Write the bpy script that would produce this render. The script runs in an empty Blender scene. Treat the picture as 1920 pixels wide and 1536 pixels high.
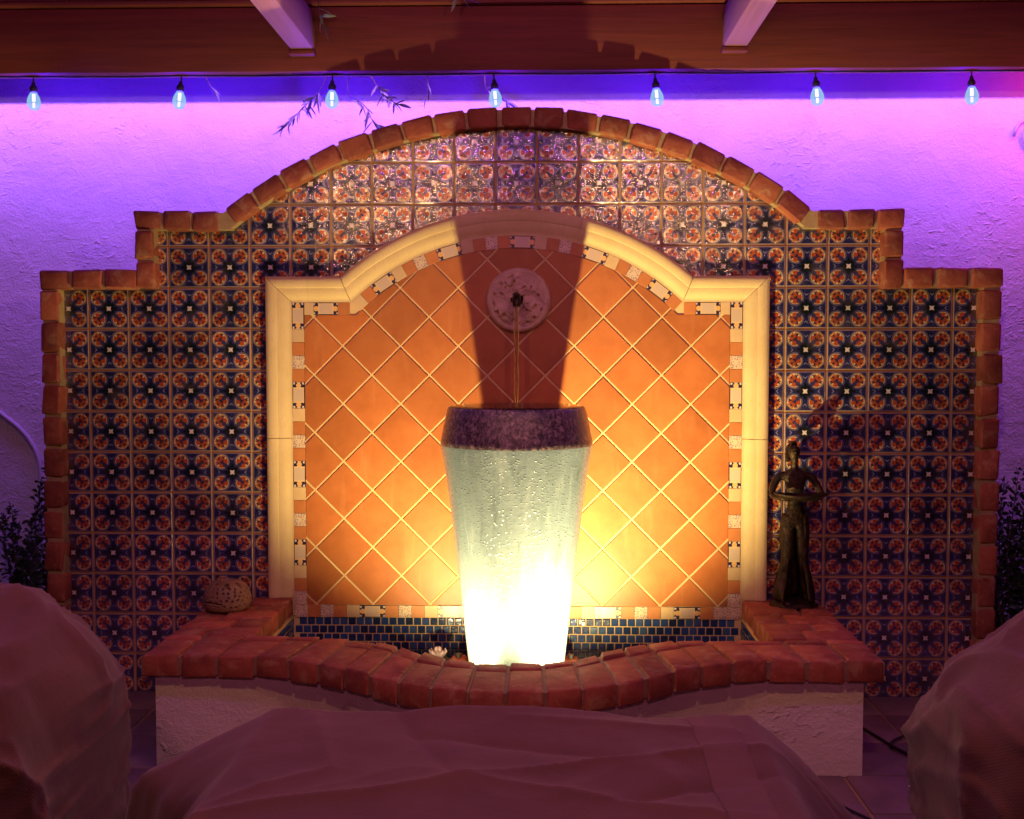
import bpy, bmesh, math, random
from mathutils import Vector, Matrix, noise

SC = bpy.context.scene
COL = SC.collection
R = math.radians
PI = math.pi
rng = random.Random(7)

# ------------------------------------------------------------------ camera
cam_d = bpy.data.cameras.new('camera')
cam = bpy.data.objects.new('camera', cam_d)
COL.objects.link(cam)
cam.location = (0.101, -4.34, 1.334)
cam.rotation_euler = (R(90) - 0.0513, 0, 0.027)
cam_d.sensor_width = 36
cam_d.lens = 2124 / 1920 * 36
cam_d.clip_start = 0.05
cam_d.clip_end = 500
SC.camera = cam

# ------------------------------------------------------------------ world: night sky
world = bpy.data.worlds.new('World')
SC.world = world
world.use_nodes = True
wn = world.node_tree.nodes
sky = wn.new('ShaderNodeTexSky')
sky.sky_type = 'NISHITA'
sky.sun_disc = False
sky.sun_elevation = R(-4)
sky.sun_rotation = R(180)
wn['Background'].inputs['Strength'].default_value = 0.05
world.node_tree.links.new(sky.outputs[0], wn['Background'].inputs['Color'])

# ------------------------------------------------------------------ added rose fill light (its housing, and the bulbs and pool lamps, are built further down)
def spot(name, loc, target, color, power, size, blend, radius):
    d = bpy.data.lights.new(name, 'SPOT')
    d.color = color; d.energy = power; d.spot_size = R(size); d.spot_blend = blend
    d.shadow_soft_size = radius
    o = bpy.data.objects.new(name, d)
    COL.objects.link(o)
    o.location = loc
    o.rotation_euler = (Vector(target) - Vector(loc)).to_track_quat('-Z', 'Y').to_euler()
    return o

ROSE = (0.1, -5.7, 2.45)
rose_fill = spot('rose_fill', ROSE, (0.0, -0.8, 0.45), (1.0, 0.24, 0.40), 105, 38, 0.8, 0.08)
VIOLET_ROW = [(-1.8 + .6 * k, -1.9, 2.74) for k in range(7)]     # second string of bulbs, along the top of the rafters towards the camera
VIOLET_W = 22
PENDANTS = [(-.80, -2.5, 2.40), (.785, -2.5, 2.40)]     # two warm pendant lamps under the rafters, above the covered table
PENDANT_W = 66
BLUE_W = 20
STRIP_W = 80        # violet light strip behind the beam, its upper light cut off by an added board

# ------------------------------------------------------------------ exposure
SC.view_settings.view_transform = 'Standard'
SC.view_settings.look = 'None'
SC.view_settings.gamma = 1
SC.view_settings.exposure = 0
SC.view_settings.use_curve_mapping = False
SC.render.engine = 'CYCLES'
SC.cycles.use_denoising = True
SC.cycles.max_bounces = 5
SC.cycles.use_adaptive_sampling = True
SC.cycles.adaptive_threshold = 0.02
SC.cycles.transparent_max_bounces = 12
SC.cycles.sample_clamp_indirect = 4.0
SC.cycles.caustics_reflective = False
SC.cycles.caustics_refractive = False

# ------------------------------------------------------------------ object helpers
def tag(o, label=None, cat=None, group=None, kind=None):
    if label: o['label'] = label
    if cat: o['category'] = cat
    if group: o['group'] = group
    if kind: o['kind'] = kind
    return o

def link(o, parent=None):
    COL.objects.link(o)
    if parent is not None:
        o.parent = parent
    return o

def empty(name, loc=(0, 0, 0), label=None, cat=None, group=None):
    o = bpy.data.objects.new(name, None)
    o.empty_display_size = 0.1
    o.location = loc
    COL.objects.link(o)
    return tag(o, label, cat, group)

def mk_mesh(name, verts, faces, mat=None, smooth=False):
    me = bpy.data.meshes.new(name)
    me.from_pydata([tuple(v) for v in verts], [], faces)
    me.validate()
    if mat: me.materials.append(mat)
    if smooth:
        me.polygons.foreach_set('use_smooth', [True] * len(me.polygons))
    me.update()
    return me

def mobj(name, me, parent=None, loc=(0, 0, 0), rot=(0, 0, 0), scale=(1, 1, 1)):
    o = bpy.data.objects.new(name, me)
    o.location = loc; o.rotation_euler = rot; o.scale = scale
    return link(o, parent)

def fix_normals(me):
    bm = bmesh.new(); bm.from_mesh(me)
    bmesh.ops.recalc_face_normals(bm, faces=bm.faces)
    bm.to_mesh(me); bm.free()
    return me

class G:
    """collects geometry for one mesh"""
    def __init__(self): self.v = []; self.f = []
    def add(self, v, f):
        n = len(self.v); self.v += [tuple(p) for p in v]; self.f += [[i + n for i in q] for q in f]
        return self
    def box(self, x0, x1, y0, y1, z0, z1):
        v = [(x, y, z) for z in (z0, z1) for y in (y0, y1) for x in (x0, x1)]
        return self.add(v, [[0, 2, 3, 1], [4, 5, 7, 6], [0, 1, 5, 4], [2, 6, 7, 3], [0, 4, 6, 2], [1, 3, 7, 5]])
    def lathe(self, prof, seg=48, center=(0, 0, 0), cap0=True, cap1=True, sx=1, sy=1):
        cx, cy, cz = center; v = []; f = []
        for r, z in prof:
            for k in range(seg):
                a = 2 * PI * k / seg
                v.append((cx + r * sx * math.cos(a), cy + r * sy * math.sin(a), cz + z))
        for i in range(len(prof) - 1):
            for k in range(seg):
                k2 = (k + 1) % seg
                f.append([i * seg + k, i * seg + k2, (i + 1) * seg + k2, (i + 1) * seg + k])
        if cap0: f.append(list(range(seg))[::-1])
        if cap1: f.append([(len(prof) - 1) * seg + k for k in range(seg)])
        return self.add(v, f)
    def tube(self, pts, rad, seg=8, cap=True):
        pts = [Vector(p) for p in pts]; n = len(pts)
        rads = rad if isinstance(rad, (list, tuple)) else [rad] * n
        v = []; f = []; up = None
        for i, p in enumerate(pts):
            t = (pts[min(i + 1, n - 1)] - pts[max(i - 1, 0)]).normalized()
            if up is None:
                up = Vector((0, 0, 1)) if abs(t.z) < .9 else Vector((1, 0, 0))
            a = t.cross(up).normalized(); b = a.cross(t).normalized(); up = b
            for k in range(seg):
                th = 2 * PI * k / seg
                v.append(p + (a * math.cos(th) + b * math.sin(th)) * rads[i])
        for i in range(n - 1):
            for k in range(seg):
                k2 = (k + 1) % seg
                f.append([i * seg + k, i * seg + k2, (i + 1) * seg + k2, (i + 1) * seg + k])
        if cap:
            f.append(list(range(seg))[::-1]); f.append([(n - 1) * seg + k for k in range(seg)])
        return self.add(v, f)
    def mesh(self, name, mat, smooth=False, fix=False):
        me = mk_mesh(name, self.v, self.f, mat, smooth)
        return fix_normals(me) if fix else me
    def build(self, name, mat, parent=None, loc=(0, 0, 0), rot=(0, 0, 0), smooth=False, fix=False):
        return mobj(name, self.mesh(name, mat, smooth, fix), parent, loc, rot)

def auto_smooth(o, ang=40):
    me = o.data
    me.polygons.foreach_set('use_smooth', [True] * len(me.polygons))
    try:
        me.set_sharp_from_angle(angle=R(ang))
    except Exception:
        pass

def smooth_path(pts, n=8):
    """Catmull-Rom through the points"""
    P = [Vector(p) for p in pts]; out = []
    for i in range(len(P) - 1):
        p0 = P[max(i - 1, 0)]; p1 = P[i]; p2 = P[i + 1]; p3 = P[min(i + 2, len(P) - 1)]
        for k in range(n):
            t = k / n
            out.append(0.5 * ((2 * p1) + (p2 - p0) * t + (2 * p0 - 5 * p1 + 4 * p2 - p3) * t * t + (3 * p1 - p0 - 3 * p2 + p3) * t ** 3))
    out.append(P[-1])
    return out

def hexa_mesh(name, c, mat, bev, jit, r, mid=True):
    """a worn block from 8 corners (4 bottom ring, 4 top ring): chamfered, uneven, convex"""
    c = [Vector(p) for p in c]
    nb = {0: (1, 3, 4), 1: (0, 2, 5), 2: (1, 3, 6), 3: (0, 2, 7), 4: (5, 7, 0), 5: (4, 6, 1), 6: (5, 7, 2), 7: (4, 6, 3)}
    bm = bmesh.new()
    for i, p in enumerate(c):
        e = [(c[k] - p).normalized() for k in nb[i]]
        j = Vector((r.uniform(-jit, jit), r.uniform(-jit, jit), r.uniform(-jit, jit)))
        b = bev * r.uniform(.7, 1.5)
        for a, d in ((0, 1), (1, 2), (0, 2)):
            bm.verts.new(p + j + (e[a] + e[d]) * b)
        bm.verts.new(p + j + (e[0] + e[1] + e[2]) * b * .42)
    bmesh.ops.convex_hull(bm, input=bm.verts)
    loose = [v for v in bm.verts if not v.link_faces]
    bmesh.ops.delete(bm, geom=loose, context='VERTS')
    bmesh.ops.recalc_face_normals(bm, faces=bm.faces)
    me = bpy.data.meshes.new(name)
    bm.to_mesh(me); bm.free()
    me.materials.append(mat)
    me.polygons.foreach_set('use_smooth', [True] * len(me.polygons))
    try: me.set_sharp_from_angle(angle=R(38))
    except Exception: pass
    return me

def box_corners(sx, sy, sz):
    a, b, h = sx / 2, sy / 2, sz / 2
    return [(-a, -b, -h), (a, -b, -h), (a, b, -h), (-a, b, -h), (-a, -b, h), (a, -b, h), (a, b, h), (-a, b, h)]

# ------------------------------------------------------------------ 2D polygon helpers (x, z)
def area(p):
    return 0.5 * sum(p[i][0] * p[(i + 1) % len(p)][1] - p[(i + 1) % len(p)][0] * p[i][1] for i in range(len(p))) if len(p) > 2 else 0.0

def clip(poly, planes):
    for (a, b, d) in planes:
        out = []
        for i in range(len(poly)):
            p, q = poly[i], poly[(i + 1) % len(poly)]
            sp, sq = a * p[0] + b * p[1] - d, a * q[0] + b * q[1] - d
            if sp <= 0: out.append(p)
            if (sp < 0 < sq) or (sq < 0 < sp):
                t = sp / (sp - sq); out.append((p[0] + (q[0] - p[0]) * t, p[1] + (q[1] - p[1]) * t))
        poly = out
        if len(poly) < 3: return []
    res = []
    for p in poly:
        if not res or math.hypot(p[0] - res[-1][0], p[1] - res[-1][1]) > 5e-4: res.append(p)
    if len(res) > 2 and math.hypot(res[0][0] - res[-1][0], res[0][1] - res[-1][1]) < 5e-4: res.pop()
    return res if len(res) > 2 else []

def rect_planes(x0, x1, z0, z1):
    return [(-1, 0, -x0), (1, 0, x1), (0, -1, -z0), (0, 1, z1)]

def circ_planes(cx, cz, r, a0, a1, n=40):
    return [(math.cos(t), math.sin(t), r + cx * math.cos(t) + cz * math.sin(t)) for t in [a0 + (a1 - a0) * k / n for k in range(n + 1)]]

def prism(g, poly, yb, yf, bev):
    """tile from a convex CCW outline (x, z); face towards -Y, edge eased by bev"""
    n = len(poly)
    ins = []
    for i in range(n):
        p0, p1, p2 = Vector(poly[i - 1]), Vector(poly[i]), Vector(poly[(i + 1) % n])
        e1 = (p1 - p0); e2 = (p2 - p1)
        n1 = Vector((-e1.y, e1.x)).normalized(); n2 = Vector((-e2.y, e2.x)).normalized()
        m = n1 + n2; m = m / max(m.dot(n1), .35) if m.length > 1e-6 else n1
        ins.append(p1 + m * bev)
    v = [(p[0], yb, p[1]) for p in poly] + [(p[0], yf + bev * .8, p[1]) for p in poly] + [(p.x, yf, p.y) for p in ins]
    f = []
    for i in range(n):
        j = (i + 1) % n
        f.append([i, j, n + j, n + i]); f.append([n + i, n + j, 2 * n + j, 2 * n + i])
    f.append([2 * n + i for i in range(n)])
    g.add(v, f)

# ------------------------------------------------------------------ material helpers
class NT:
    def __init__(self, name):
        self.m = bpy.data.materials.new(name)
        self.m.use_nodes = True
        self.t = self.m.node_tree
        self.n = self.t.nodes
        self.b = self.n['Principled BSDF']
        self.out = self.n['Material Output']
    def node(self, typ, **kw):
        o = self.n.new(typ)
        for k, v in kw.items(): setattr(o, k, v)
        return o
    def put(self, sock, val):
        if isinstance(val, bpy.types.NodeSocket): self.t.links.new(val, sock)
        elif isinstance(val, (tuple, list)) and len(val) == 3 and sock.type == 'RGBA': sock.default_value = (*val, 1)
        else: sock.default_value = val
    def set(self, name, val): self.put(self.b.inputs[name], val); return self
    def math(self, op, a, b=None, c=None, clamp=False):
        o = self.node('ShaderNodeMath', operation=op, use_clamp=clamp)
        for i, x in enumerate((a, b, c)):
            if x is not None: self.put(o.inputs[i], x)
        return o.outputs[0]
    def obj(self): return self.node('ShaderNodeTexCoord').outputs['Object']
    def xyz(self, vec):
        s = self.node('ShaderNodeSeparateXYZ'); self.put(s.inputs[0], vec); return s.outputs
    def comb(self, x, y, z):
        s = self.node('ShaderNodeCombineXYZ')
        for i, q in enumerate((x, y, z)): self.put(s.inputs[i], q)
        return s.outputs[0]
    def mapping(self, vec, scale=(1, 1, 1), loc=(0, 0, 0), rot=(0, 0, 0)):
        o = self.node('ShaderNodeMapping'); self.put(o.inputs['Vector'], vec)
        o.inputs['Scale'].default_value = scale; self.put(o.inputs['Location'], loc); o.inputs['Rotation'].default_value = rot
        return o.outputs[0]
    def noise(self, vec, scale, detail=4, rough=.55, dist=0):
        o = self.node('ShaderNodeTexNoise'); self.put(o.inputs['Vector'], vec)
        o.inputs['Scale'].default_value = scale; o.inputs['Detail'].default_value = detail
        o.inputs['Roughness'].default_value = rough; o.inputs['Distortion'].default_value = dist
        return o.outputs['Fac']
    def voronoi(self, vec, scale, feature='F1', out='Distance', rand=1):
        o = self.node('ShaderNodeTexVoronoi', feature=feature); self.put(o.inputs['Vector'], vec)
        o.inputs['Scale'].default_value = scale; o.inputs['Randomness'].default_value = rand
        return o.outputs[out]
    def ramp(self, fac, stops):
        o = self.node('ShaderNodeValToRGB'); self.put(o.inputs[0], fac)
        e = o.color_ramp.elements
        while len(e) < len(stops): e.new(.5)
        for q, (p, c) in zip(e, stops):
            q.position = p; q.color = (*c, 1) if len(c) == 3 else c
        return o.outputs[0]
    def sstep(self, x, lo, hi):
        o = self.node('ShaderNodeMapRange', interpolation_type='SMOOTHSTEP')
        self.put(o.inputs['Value'], x); o.inputs['From Min'].default_value = lo; o.inputs['From Max'].default_value = hi
        return o.outputs[0]
    def mix(self, fac, a, b, blend='MIX'):
        o = self.node('ShaderNodeMix', data_type='RGBA', blend_type=blend)
        self.put(o.inputs[0], fac); self.put(o.inputs[6], a); self.put(o.inputs[7], b)
        return o.outputs[2]
    def rand(self): return self.node('ShaderNodeObjectInfo').outputs['Random']
    def shift(self, vec):
        """offset a pattern by the object's own random number so that alike pieces differ"""
        r = self.math('MULTIPLY', self.rand(), 37.0)
        o = self.node('ShaderNodeVectorMath', operation='ADD'); self.put(o.inputs[0], vec); self.put(o.inputs[1], self.comb(r, r, r))
        return o.outputs[0]
    def bump(self, h, strength=.3, dist=.01, normal=None):
        o = self.node('ShaderNodeBump'); self.put(o.inputs['Height'], h)
        o.inputs['Strength'].default_value = strength; o.inputs['Distance'].default_value = dist
        if normal is not None: self.put(o.inputs['Normal'], normal)
        return o.outputs[0]
    def value(self, col, fac):
        o = self.node('ShaderNodeHueSaturation'); self.put(o.inputs['Color'], col); self.put(o.inputs['Value'], fac)
        return o.outputs[0]

M = {}
def rough_mat(name, c1, c2, scale, rough, bump=.3, bscale=None, dist=.004, vary=.0, stretch=(1, 1, 1), spec=.5, detail=5):
    t = NT(name); v = t.shift(t.obj()); v = t.mapping(v, stretch)
    n = t.noise(v, scale, detail)
    col = t.ramp(n, [(.3, c1), (.72, c2)])
    if vary: col = t.value(col, t.math('MULTIPLY_ADD', t.rand(), vary, 1 - vary / 2))
    t.set('Base Color', col).set('Roughness', rough).set('Specular IOR Level', spec)
    if bump: t.set('Normal', t.bump(t.noise(v, bscale or scale * 3, 6, .65), bump, dist))
    M[name] = t.m
    return t.m

# brick: fired clay, worn, with sandy smears
t = NT('brick'); v = t.shift(t.obj())
n1 = t.noise(v, 14, 5); n2 = t.noise(v, 46, 6, .7)
col = t.ramp(n1, [(.28, (.21, .046, .024)), (.5, (.33, .082, .040)), (.74, (.41, .125, .062))])
col = t.mix(t.math('MULTIPLY', t.sstep(t.noise(v, 18, 5, .65, .6), .50, .70), .62), col, (.47, .27, .13))
col = t.mix(t.math('MULTIPLY', t.sstep(n2, .58, .72), .35), col, (.12, .035, .025))
col = t.value(col, t.math('MULTIPLY_ADD', t.rand(), .5, .75))
h = t.math('ADD', t.math('MULTIPLY', n1, .8), t.math('MULTIPLY', n2, .55))
t.set('Base Color', col).set('Roughness', .85).set('Normal', t.bump(h, .75, .009))
M['brick'] = t.m

rough_mat('mortar', (.33, .22, .10), (.46, .32, .15), 30, .95, .6, 90, .004)
rough_mat('dark_mortar', (.20, .115, .07), (.30, .18, .105), 30, .95, .6, 90, .004)
rough_mat('grout', (.42, .25, .105), (.53, .33, .145), 25, .9, .3, 120, .002)
rough_mat('pale_grout', (.60, .42, .19), (.70, .50, .24), 25, .85, .3, 120, .002)
rough_mat('core', (.4, .35, .3), (.5, .44, .36), 8, .9)

# stucco: trowelled lumps, ridges and fine sand
def stucco(name, ridge, c1, c2):
    t = NT(name); v = t.obj()
    lump = t.noise(v, 11, 5, .62, .4)
    patch = t.sstep(t.noise(v, 3.4, 1), .42, .66)
    flake = t.math('MULTIPLY', t.sstep(t.noise(t.mapping(v, (1, 1, 1.5)), 26, 3, .55, .6), .52, .74), patch)
    fine = t.noise(v, 120, 2, .7)
    h = t.math('ADD', t.math('MULTIPLY', lump, .85), t.math('MULTIPLY', flake, ridge))
    h = t.math('ADD', h, t.math('MULTIPLY', fine, .30))
    col = t.ramp(t.noise(v, 2.5, 4, .6), [(.3, c1), (.7, c2)])
    t.set('Base Color', col).set('Roughness', .92).set('Specular IOR Level', .2).set('Normal', t.bump(h, .85, .011))
    M[name] = t.m
stucco('stucco', .35, (.60, .56, .52), (.72, .68, .63))
stucco('base_stucco', .45, (.62, .55, .50), (.74, .67, .60))

# painted talavera tile
HP = 0.0788
t = NT('painted_tile'); v = t.obj(); X, Y, Z = t.xyz(v)
ux = t.math('DIVIDE', t.math('ABSOLUTE', X), HP); uz = t.math('DIVIDE', t.math('ABSOLUTE', Z), HP)
a = t.math('MAXIMUM', ux, uz); b = t.math('MINIMUM', ux, uz)
def dist2(px, pz, qx=b, qz=a):
    dx = t.math('SUBTRACT', qx, px); dz = t.math('SUBTRACT', qz, pz)
    return t.math('SQRT', t.math('ADD', t.math('MULTIPLY', dx, dx), t.math('MULTIPLY', dz, dz)))
def below(x, e, s=.02): return t.sstep(x, e + s, e - s)
vs = t.shift(v)
wob = t.math('MULTIPLY', t.math('SUBTRACT', t.noise(vs, 90, 3), .5), .05)
navy = t.ramp(t.noise(vs, 150, 3), [(.35, (.012, .014, .065)), (.62, (.024, .028, .12)), (.74, (.11, .10, .24))])
r = t.math('SQRT', t.math('ADD', t.math('MULTIPLY', ux, ux), t.math('MULTIPLY', uz, uz)))
ang = t.math('ARCTAN2', uz, ux)
star = t.math('MULTIPLY_ADD', t.math('COSINE', t.math('MULTIPLY', ang, 8)), .085, .34)
col = t.mix(below(t.math('SUBTRACT', r, star), 0, .03), navy, (.006, .010, .010))
# little lavender chevrons on the axes
chev = t.math('MULTIPLY', below(t.math('ABSOLUTE', t.math('SUBTRACT', t.math('SUBTRACT', a, b), .62)), .018, .012), below(b, .09, .01))
col = t.mix(t.math('MULTIPLY', chev, .8), col, (.42, .38, .55))
wob2 = t.math('MULTIPLY', t.math('SUBTRACT', t.noise(vs, 70, 2), .5), .07)
pp_ = t.math('ADD', t.math('MULTIPLY_ADD', t.math('ADD', a, b), .7071, -.75), wob)
qq_ = t.math('ADD', t.math('MULTIPLY', t.math('SUBTRACT', a, b), .7071), wob2)
def ell(p0, q0, rp, rq):
    dx = t.math('DIVIDE', t.math('SUBTRACT', pp_, p0), rp); dz = t.math('DIVIDE', t.math('SUBTRACT', qq_, q0), rq)
    return t.math('SQRT', t.math('ADD', t.math('MULTIPLY', dx, dx), t.math('MULTIPLY', dz, dz)))
rr0 = ell(0, 0, 1, 1)
side = t.sstep(qq_, .06, .15)
col = t.mix(t.math('MULTIPLY', below(rr0, .42), .6), col, (.060, .050, .12))
col = t.mix(t.math('MULTIPLY', below(t.math('ABSOLUTE', t.math('SUBTRACT', rr0, .395)), .018, .012), t.math('MULTIPLY', side, .55)), col, (.30, .24, .33))
col = t.mix(t.math('MULTIPLY', below(t.math('ABSOLUTE', t.math('SUBTRACT', rr0, .325)), .024, .012), side), col, (.66, .44, .20))
for (p0, q0, rp, rq, c) in ((-.10, .165, .15, .105, (.44, .075, .022)), (.10, .09, .125, .085, (.42, .085, .024)), (.21, .16, .075, .06, (.48, .14, .04)),
                            (-.02, .245, .05, .045, (.78, .55, .27)), (.22, .185, .045, .045, (.80, .56, .28)), (.285, .05, .055, .05, (.72, .33, .08)), (.13, .255, .04, .03, (.62, .28, .09)),
                            (-.02, .07, .045, .04, (.02, .012, .045)), (.03, .175, .035, .035, (.02, .012, .045)), (.18, 0, .04, .04, (.02, .012, .045))):
    col = t.mix(below(ell(p0, q0, rp, rq), 1.0, .16), col, c)
sq = t.math('ADD', a, t.math('MULTIPLY', b, -.28))
col = t.mix(below(sq, .082, .012), col, (.80, .72, .66))
edge = t.sstep(a, .91, .92)
col = t.mix(edge, col, (.26, .20, .27))
col = t.mix(t.sstep(a, .938, .948), col, (.44, .28, .13))
col = t.value(col, t.math('MULTIPLY_ADD', t.rand(), .44, .78))
hgt = t.math('MULTIPLY', t.noise(vs, 160, 1, .6), .6)
hgt = t.math('ADD', hgt, t.math('MULTIPLY', t.voronoi(vs, 200, 'F1'), .5))
col = t.mix(t.math('MULTIPLY', t.sstep(t.noise(vs, 14, 3), .5, .75), .25), col, (.20, .14, .10))
t.set('Base Color', col).set('Roughness', .13).set('Specular IOR Level', 1.0).set('Normal', t.bump(hgt, .6, .0015))
t.b.inputs['Coat Weight'].default_value = 1.0; t.b.inputs['Coat Roughness'].default_value = .06; t.b.inputs['Coat IOR'].default_value = 2.2
t.put(t.b.inputs['Coat Normal'], t.bump(hgt, .6, .0018))
M['painted_tile'] = t.m

# terracotta field tile
t = NT('terracotta'); v = t.shift(t.obj())
col = t.ramp(t.noise(v, 9, 6, .65), [(.25, (.33, .098, .024)), (.5, (.41, .128, .034)), (.75, (.46, .155, .045))])
col = t.mix(t.math('MULTIPLY', t.sstep(t.noise(v, 38, 4, .7), .55, .8), .3), col, (.28, .075, .015))
col = t.mix(t.math('MULTIPLY', t.sstep(t.noise(t.mapping(v, (3, 3, .5)), 9, 4), .56, .72), .16), col, (.56, .27, .11))
col = t.value(col, t.math('MULTIPLY_ADD', t.rand(), .36, .82))
t.set('Base Color', col).set('Roughness', .42).set('Specular IOR Level', .35).set('Normal', t.bump(t.noise(v, 60, 4), .12, .002))
M['terracotta'] = t.m
rough_mat('beige_tile', (.58, .40, .19), (.66, .47, .24), 20, .5, .1, vary=.12)
rough_mat('clay_tile', (.46, .15, .04), (.54, .20, .055), 20, .5, .1, vary=.16)
# long border tile: cream, black corner scrolls, pale lattice (x -.05...05, z -.024...024)
t = NT('scroll_tile'); v = t.obj(); X, Y, Z = t.xyz(v)
ax = t.math('ABSOLUTE', X); az = t.math('ABSOLUTE', Z)
def dd(px, pz):
    dx = t.math('SUBTRACT', ax, px); dz = t.math('SUBTRACT', az, pz)
    return t.math('SQRT', t.math('ADD', t.math('MULTIPLY', dx, dx), t.math('MULTIPLY', dz, dz)))
lat = t.math('MULTIPLY', t.math('SINE', t.math('MULTIPLY', t.math('ADD', X, Z), 900)), t.math('SINE', t.math('MULTIPLY', t.math('SUBTRACT', X, Z), 900)))
inner = t.math('MULTIPLY', t.sstep(ax, .024, .022), t.sstep(az, .019, .017))
col = t.mix(t.math('MULTIPLY', inner, t.sstep(lat, -.1, .3)), (.70, .48, .24), (.40, .38, .42))
col = t.mix(t.sstep(dd(.040, .0145), .0115, .0100), col, (.018, .015, .05))
col = t.mix(t.sstep(dd(.046, .0185), .0058, .0050), col, (.62, .52, .46))
col = t.mix(t.sstep(dd(.038, .0030), .0075, .0065), col, (.74, .42, .15))
col = t.mix(t.sstep(az, .0205, .0212), col, (.02, .016, .05))
t.set('Base Color', col).set('Roughness', .35)
M['scroll_tile'] = t.m
# small square border tile: cream with a wreath of blue and red leaves
t = NT('wreath_tile'); v = t.obj(); X, Y, Z = t.xyz(v)
rr = t.math('SQRT', t.math('ADD', t.math('MULTIPLY', X, X), t.math('MULTIPLY', Z, Z)))
vo = t.voronoi(v, 190); leafy = t.math('MULTIPLY', t.sstep(vo, .45, .34), t.sstep(rr, .0075, .0095))
hue = t.ramp(t.noise(v, 130, 2), [(.42, (.10, .10, .24)), (.5, (.30, .22, .22)), (.58, (.48, .09, .05))])
col = t.mix(leafy, (.66, .52, .34), hue)
t.set('Base Color', col).set('Roughness', .35)
M['wreath_tile'] = t.m
# cobalt glass mosaic
t = NT('mosaic_glass'); v = t.shift(t.obj())
col = t.ramp(t.rand(), [(0, (.006, .012, .05)), (.35, (.012, .035, .15)), (.7, (.02, .065, .26)), (1, (.05, .12, .25))])
col = t.mix(t.math('MULTIPLY', t.noise(v, 50, 3), .35), col, (.05, .10, .18))
t.set('Base Color', col).set('Roughness', .12).set('Specular IOR Level', .7).set('Normal', t.bump(t.noise(v, 70, 2), .25, .003))
M['mosaic_glass'] = t.m
# cast stone moulding
t = NT('cast_stone'); v = t.obj()
n = t.noise(v, 7, 5); s = t.noise(t.mapping(v, (40, 4, 6)), 3, 4)
col = t.ramp(n, [(.3, (.60, .44, .20)), (.7, (.70, .53, .26))])
col = t.mix(t.math('MULTIPLY', t.sstep(s, .55, .75), .25), col, (.45, .31, .17))
col = t.mix(t.math('MULTIPLY', t.sstep(t.noise(v, 60, 5, .75), .60, .72), .35), col, (.38, .25, .12))
t.set('Base Color', col).set('Roughness', .75).set('Normal', t.bump(t.noise(v, 90, 6, .75), .4, .004))
M['cast_stone'] = t.m
rough_mat('plaque_stone', (.46, .31, .20), (.64, .47, .32), 30, .8, .5, 120, .003)
# bronze
def metal(name, c1, c2, rough, scale=30, bump=.3, met=1.0):
    t = NT(name); v = t.obj(); n = t.noise(v, scale, 5)
    t.set('Base Color', t.ramp(n, [(.35, c1), (.68, c2)])).set('Roughness', rough).set('Metallic', met)
    t.set('Normal', t.bump(t.noise(v, scale * 3, 4), bump, .004))
    M[name] = t.m
metal('bronze', (.018, .011, .008), (.070, .040, .019), .5, 34, 1.0, .7)
metal('dark_bronze', (.02, .015, .012), (.06, .045, .03), .35, 40, .2, .8)
metal('iron', (.02, .02, .02), (.05, .05, .05), .5, 40, .2, .6)
rough_mat('black_plastic', (.010, .010, .012), (.02, .02, .022), 20, .45, .05)
rough_mat('white_pipe', (.42, .40, .37), (.50, .48, .44), 12, .45, .05)
# vase glazes
t = NT('celadon_glaze'); v = t.obj()
streak = t.noise(t.mapping(v, (34, 34, 1.1)), 1.0, 4, .6)
spk = t.voronoi(v, 95)
col = t.ramp(t.noise(t.mapping(v, (6, 6, 2.2)), 1, 5), [(.3, (.105, .145, .175)), (.7, (.155, .20, .235))])
col = t.mix(t.math('MULTIPLY', t.sstep(streak, .52, .74), .5), col, (.26, .31, .34))
col = t.mix(t.math('MULTIPLY', t.sstep(streak, .44, .28), .5), col, (.05, .07, .085))
h = t.math('ADD', t.math('MULTIPLY', t.sstep(spk, .32, .05), .9), t.math('MULTIPLY', streak, .5))
h = t.math('ADD', h, t.math('MULTIPLY', t.noise(v, 45, 3), .6))
t.set('Base Color', col).set('Roughness', .16).set('Specular IOR Level', .6).set('Normal', t.bump(h, .42, .005))
M['celadon_glaze'] = t.m
t = NT('mottled_rim'); v = t.obj()
n = t.noise(t.mapping(v, (1, 1, .8)), 75, 5, .7, .6)
col = t.ramp(n, [(.38, (.040, .030, .040)), (.50, (.14, .105, .11)), (.64, (.36, .28, .26))])
col = t.mix(t.sstep(t.noise(v, 9, 3), .5, .68), col, t.mix(.5, col, (.05, .04, .10)))
t.set('Base Color', col).set('Roughness', .16).set('Specular IOR Level', .7).set('Normal', t.bump(n, .5, .005))
M['mottled_rim'] = t.m
# water: see-through sheet with fresnel gloss
def water_mat(name, tint, bumpscale, strength, ior=1.33):
    t = NT(name); t.n.remove(t.b)
    v = t.obj(); bp = t.bump(t.noise(v, bumpscale, 3, .5, .6), strength, .01)
    tr = t.node('ShaderNodeBsdfTransparent'); t.put(tr.inputs[0], tint)
    gl = t.node('ShaderNodeBsdfGlossy'); gl.inputs['Roughness'].default_value = .03; t.put(gl.inputs['Normal'], bp)
    fr = t.node('ShaderNodeFresnel'); fr.inputs['IOR'].default_value = ior; t.put(fr.inputs['Normal'], bp)
    mx = t.node('ShaderNodeMixShader'); t.put(mx.inputs[0], fr.outputs[0]); t.put(mx.inputs[1], tr.outputs[0]); t.put(mx.inputs[2], gl.outputs[0])
    t.put(t.out.inputs['Surface'], mx.outputs[0])
    if name == 'stream_water':
        df = t.node('ShaderNodeBsdfTranslucent'); t.put(df.inputs[0], (.75, .72, .78)); m2 = t.node('ShaderNodeMixShader'); m2.inputs[0].default_value = .30
        t.put(m2.inputs[1], mx.outputs[0]); t.put(m2.inputs[2], df.outputs[0]); t.put(t.out.inputs['Surface'], m2.outputs[0])
    M[name] = t.m
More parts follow.
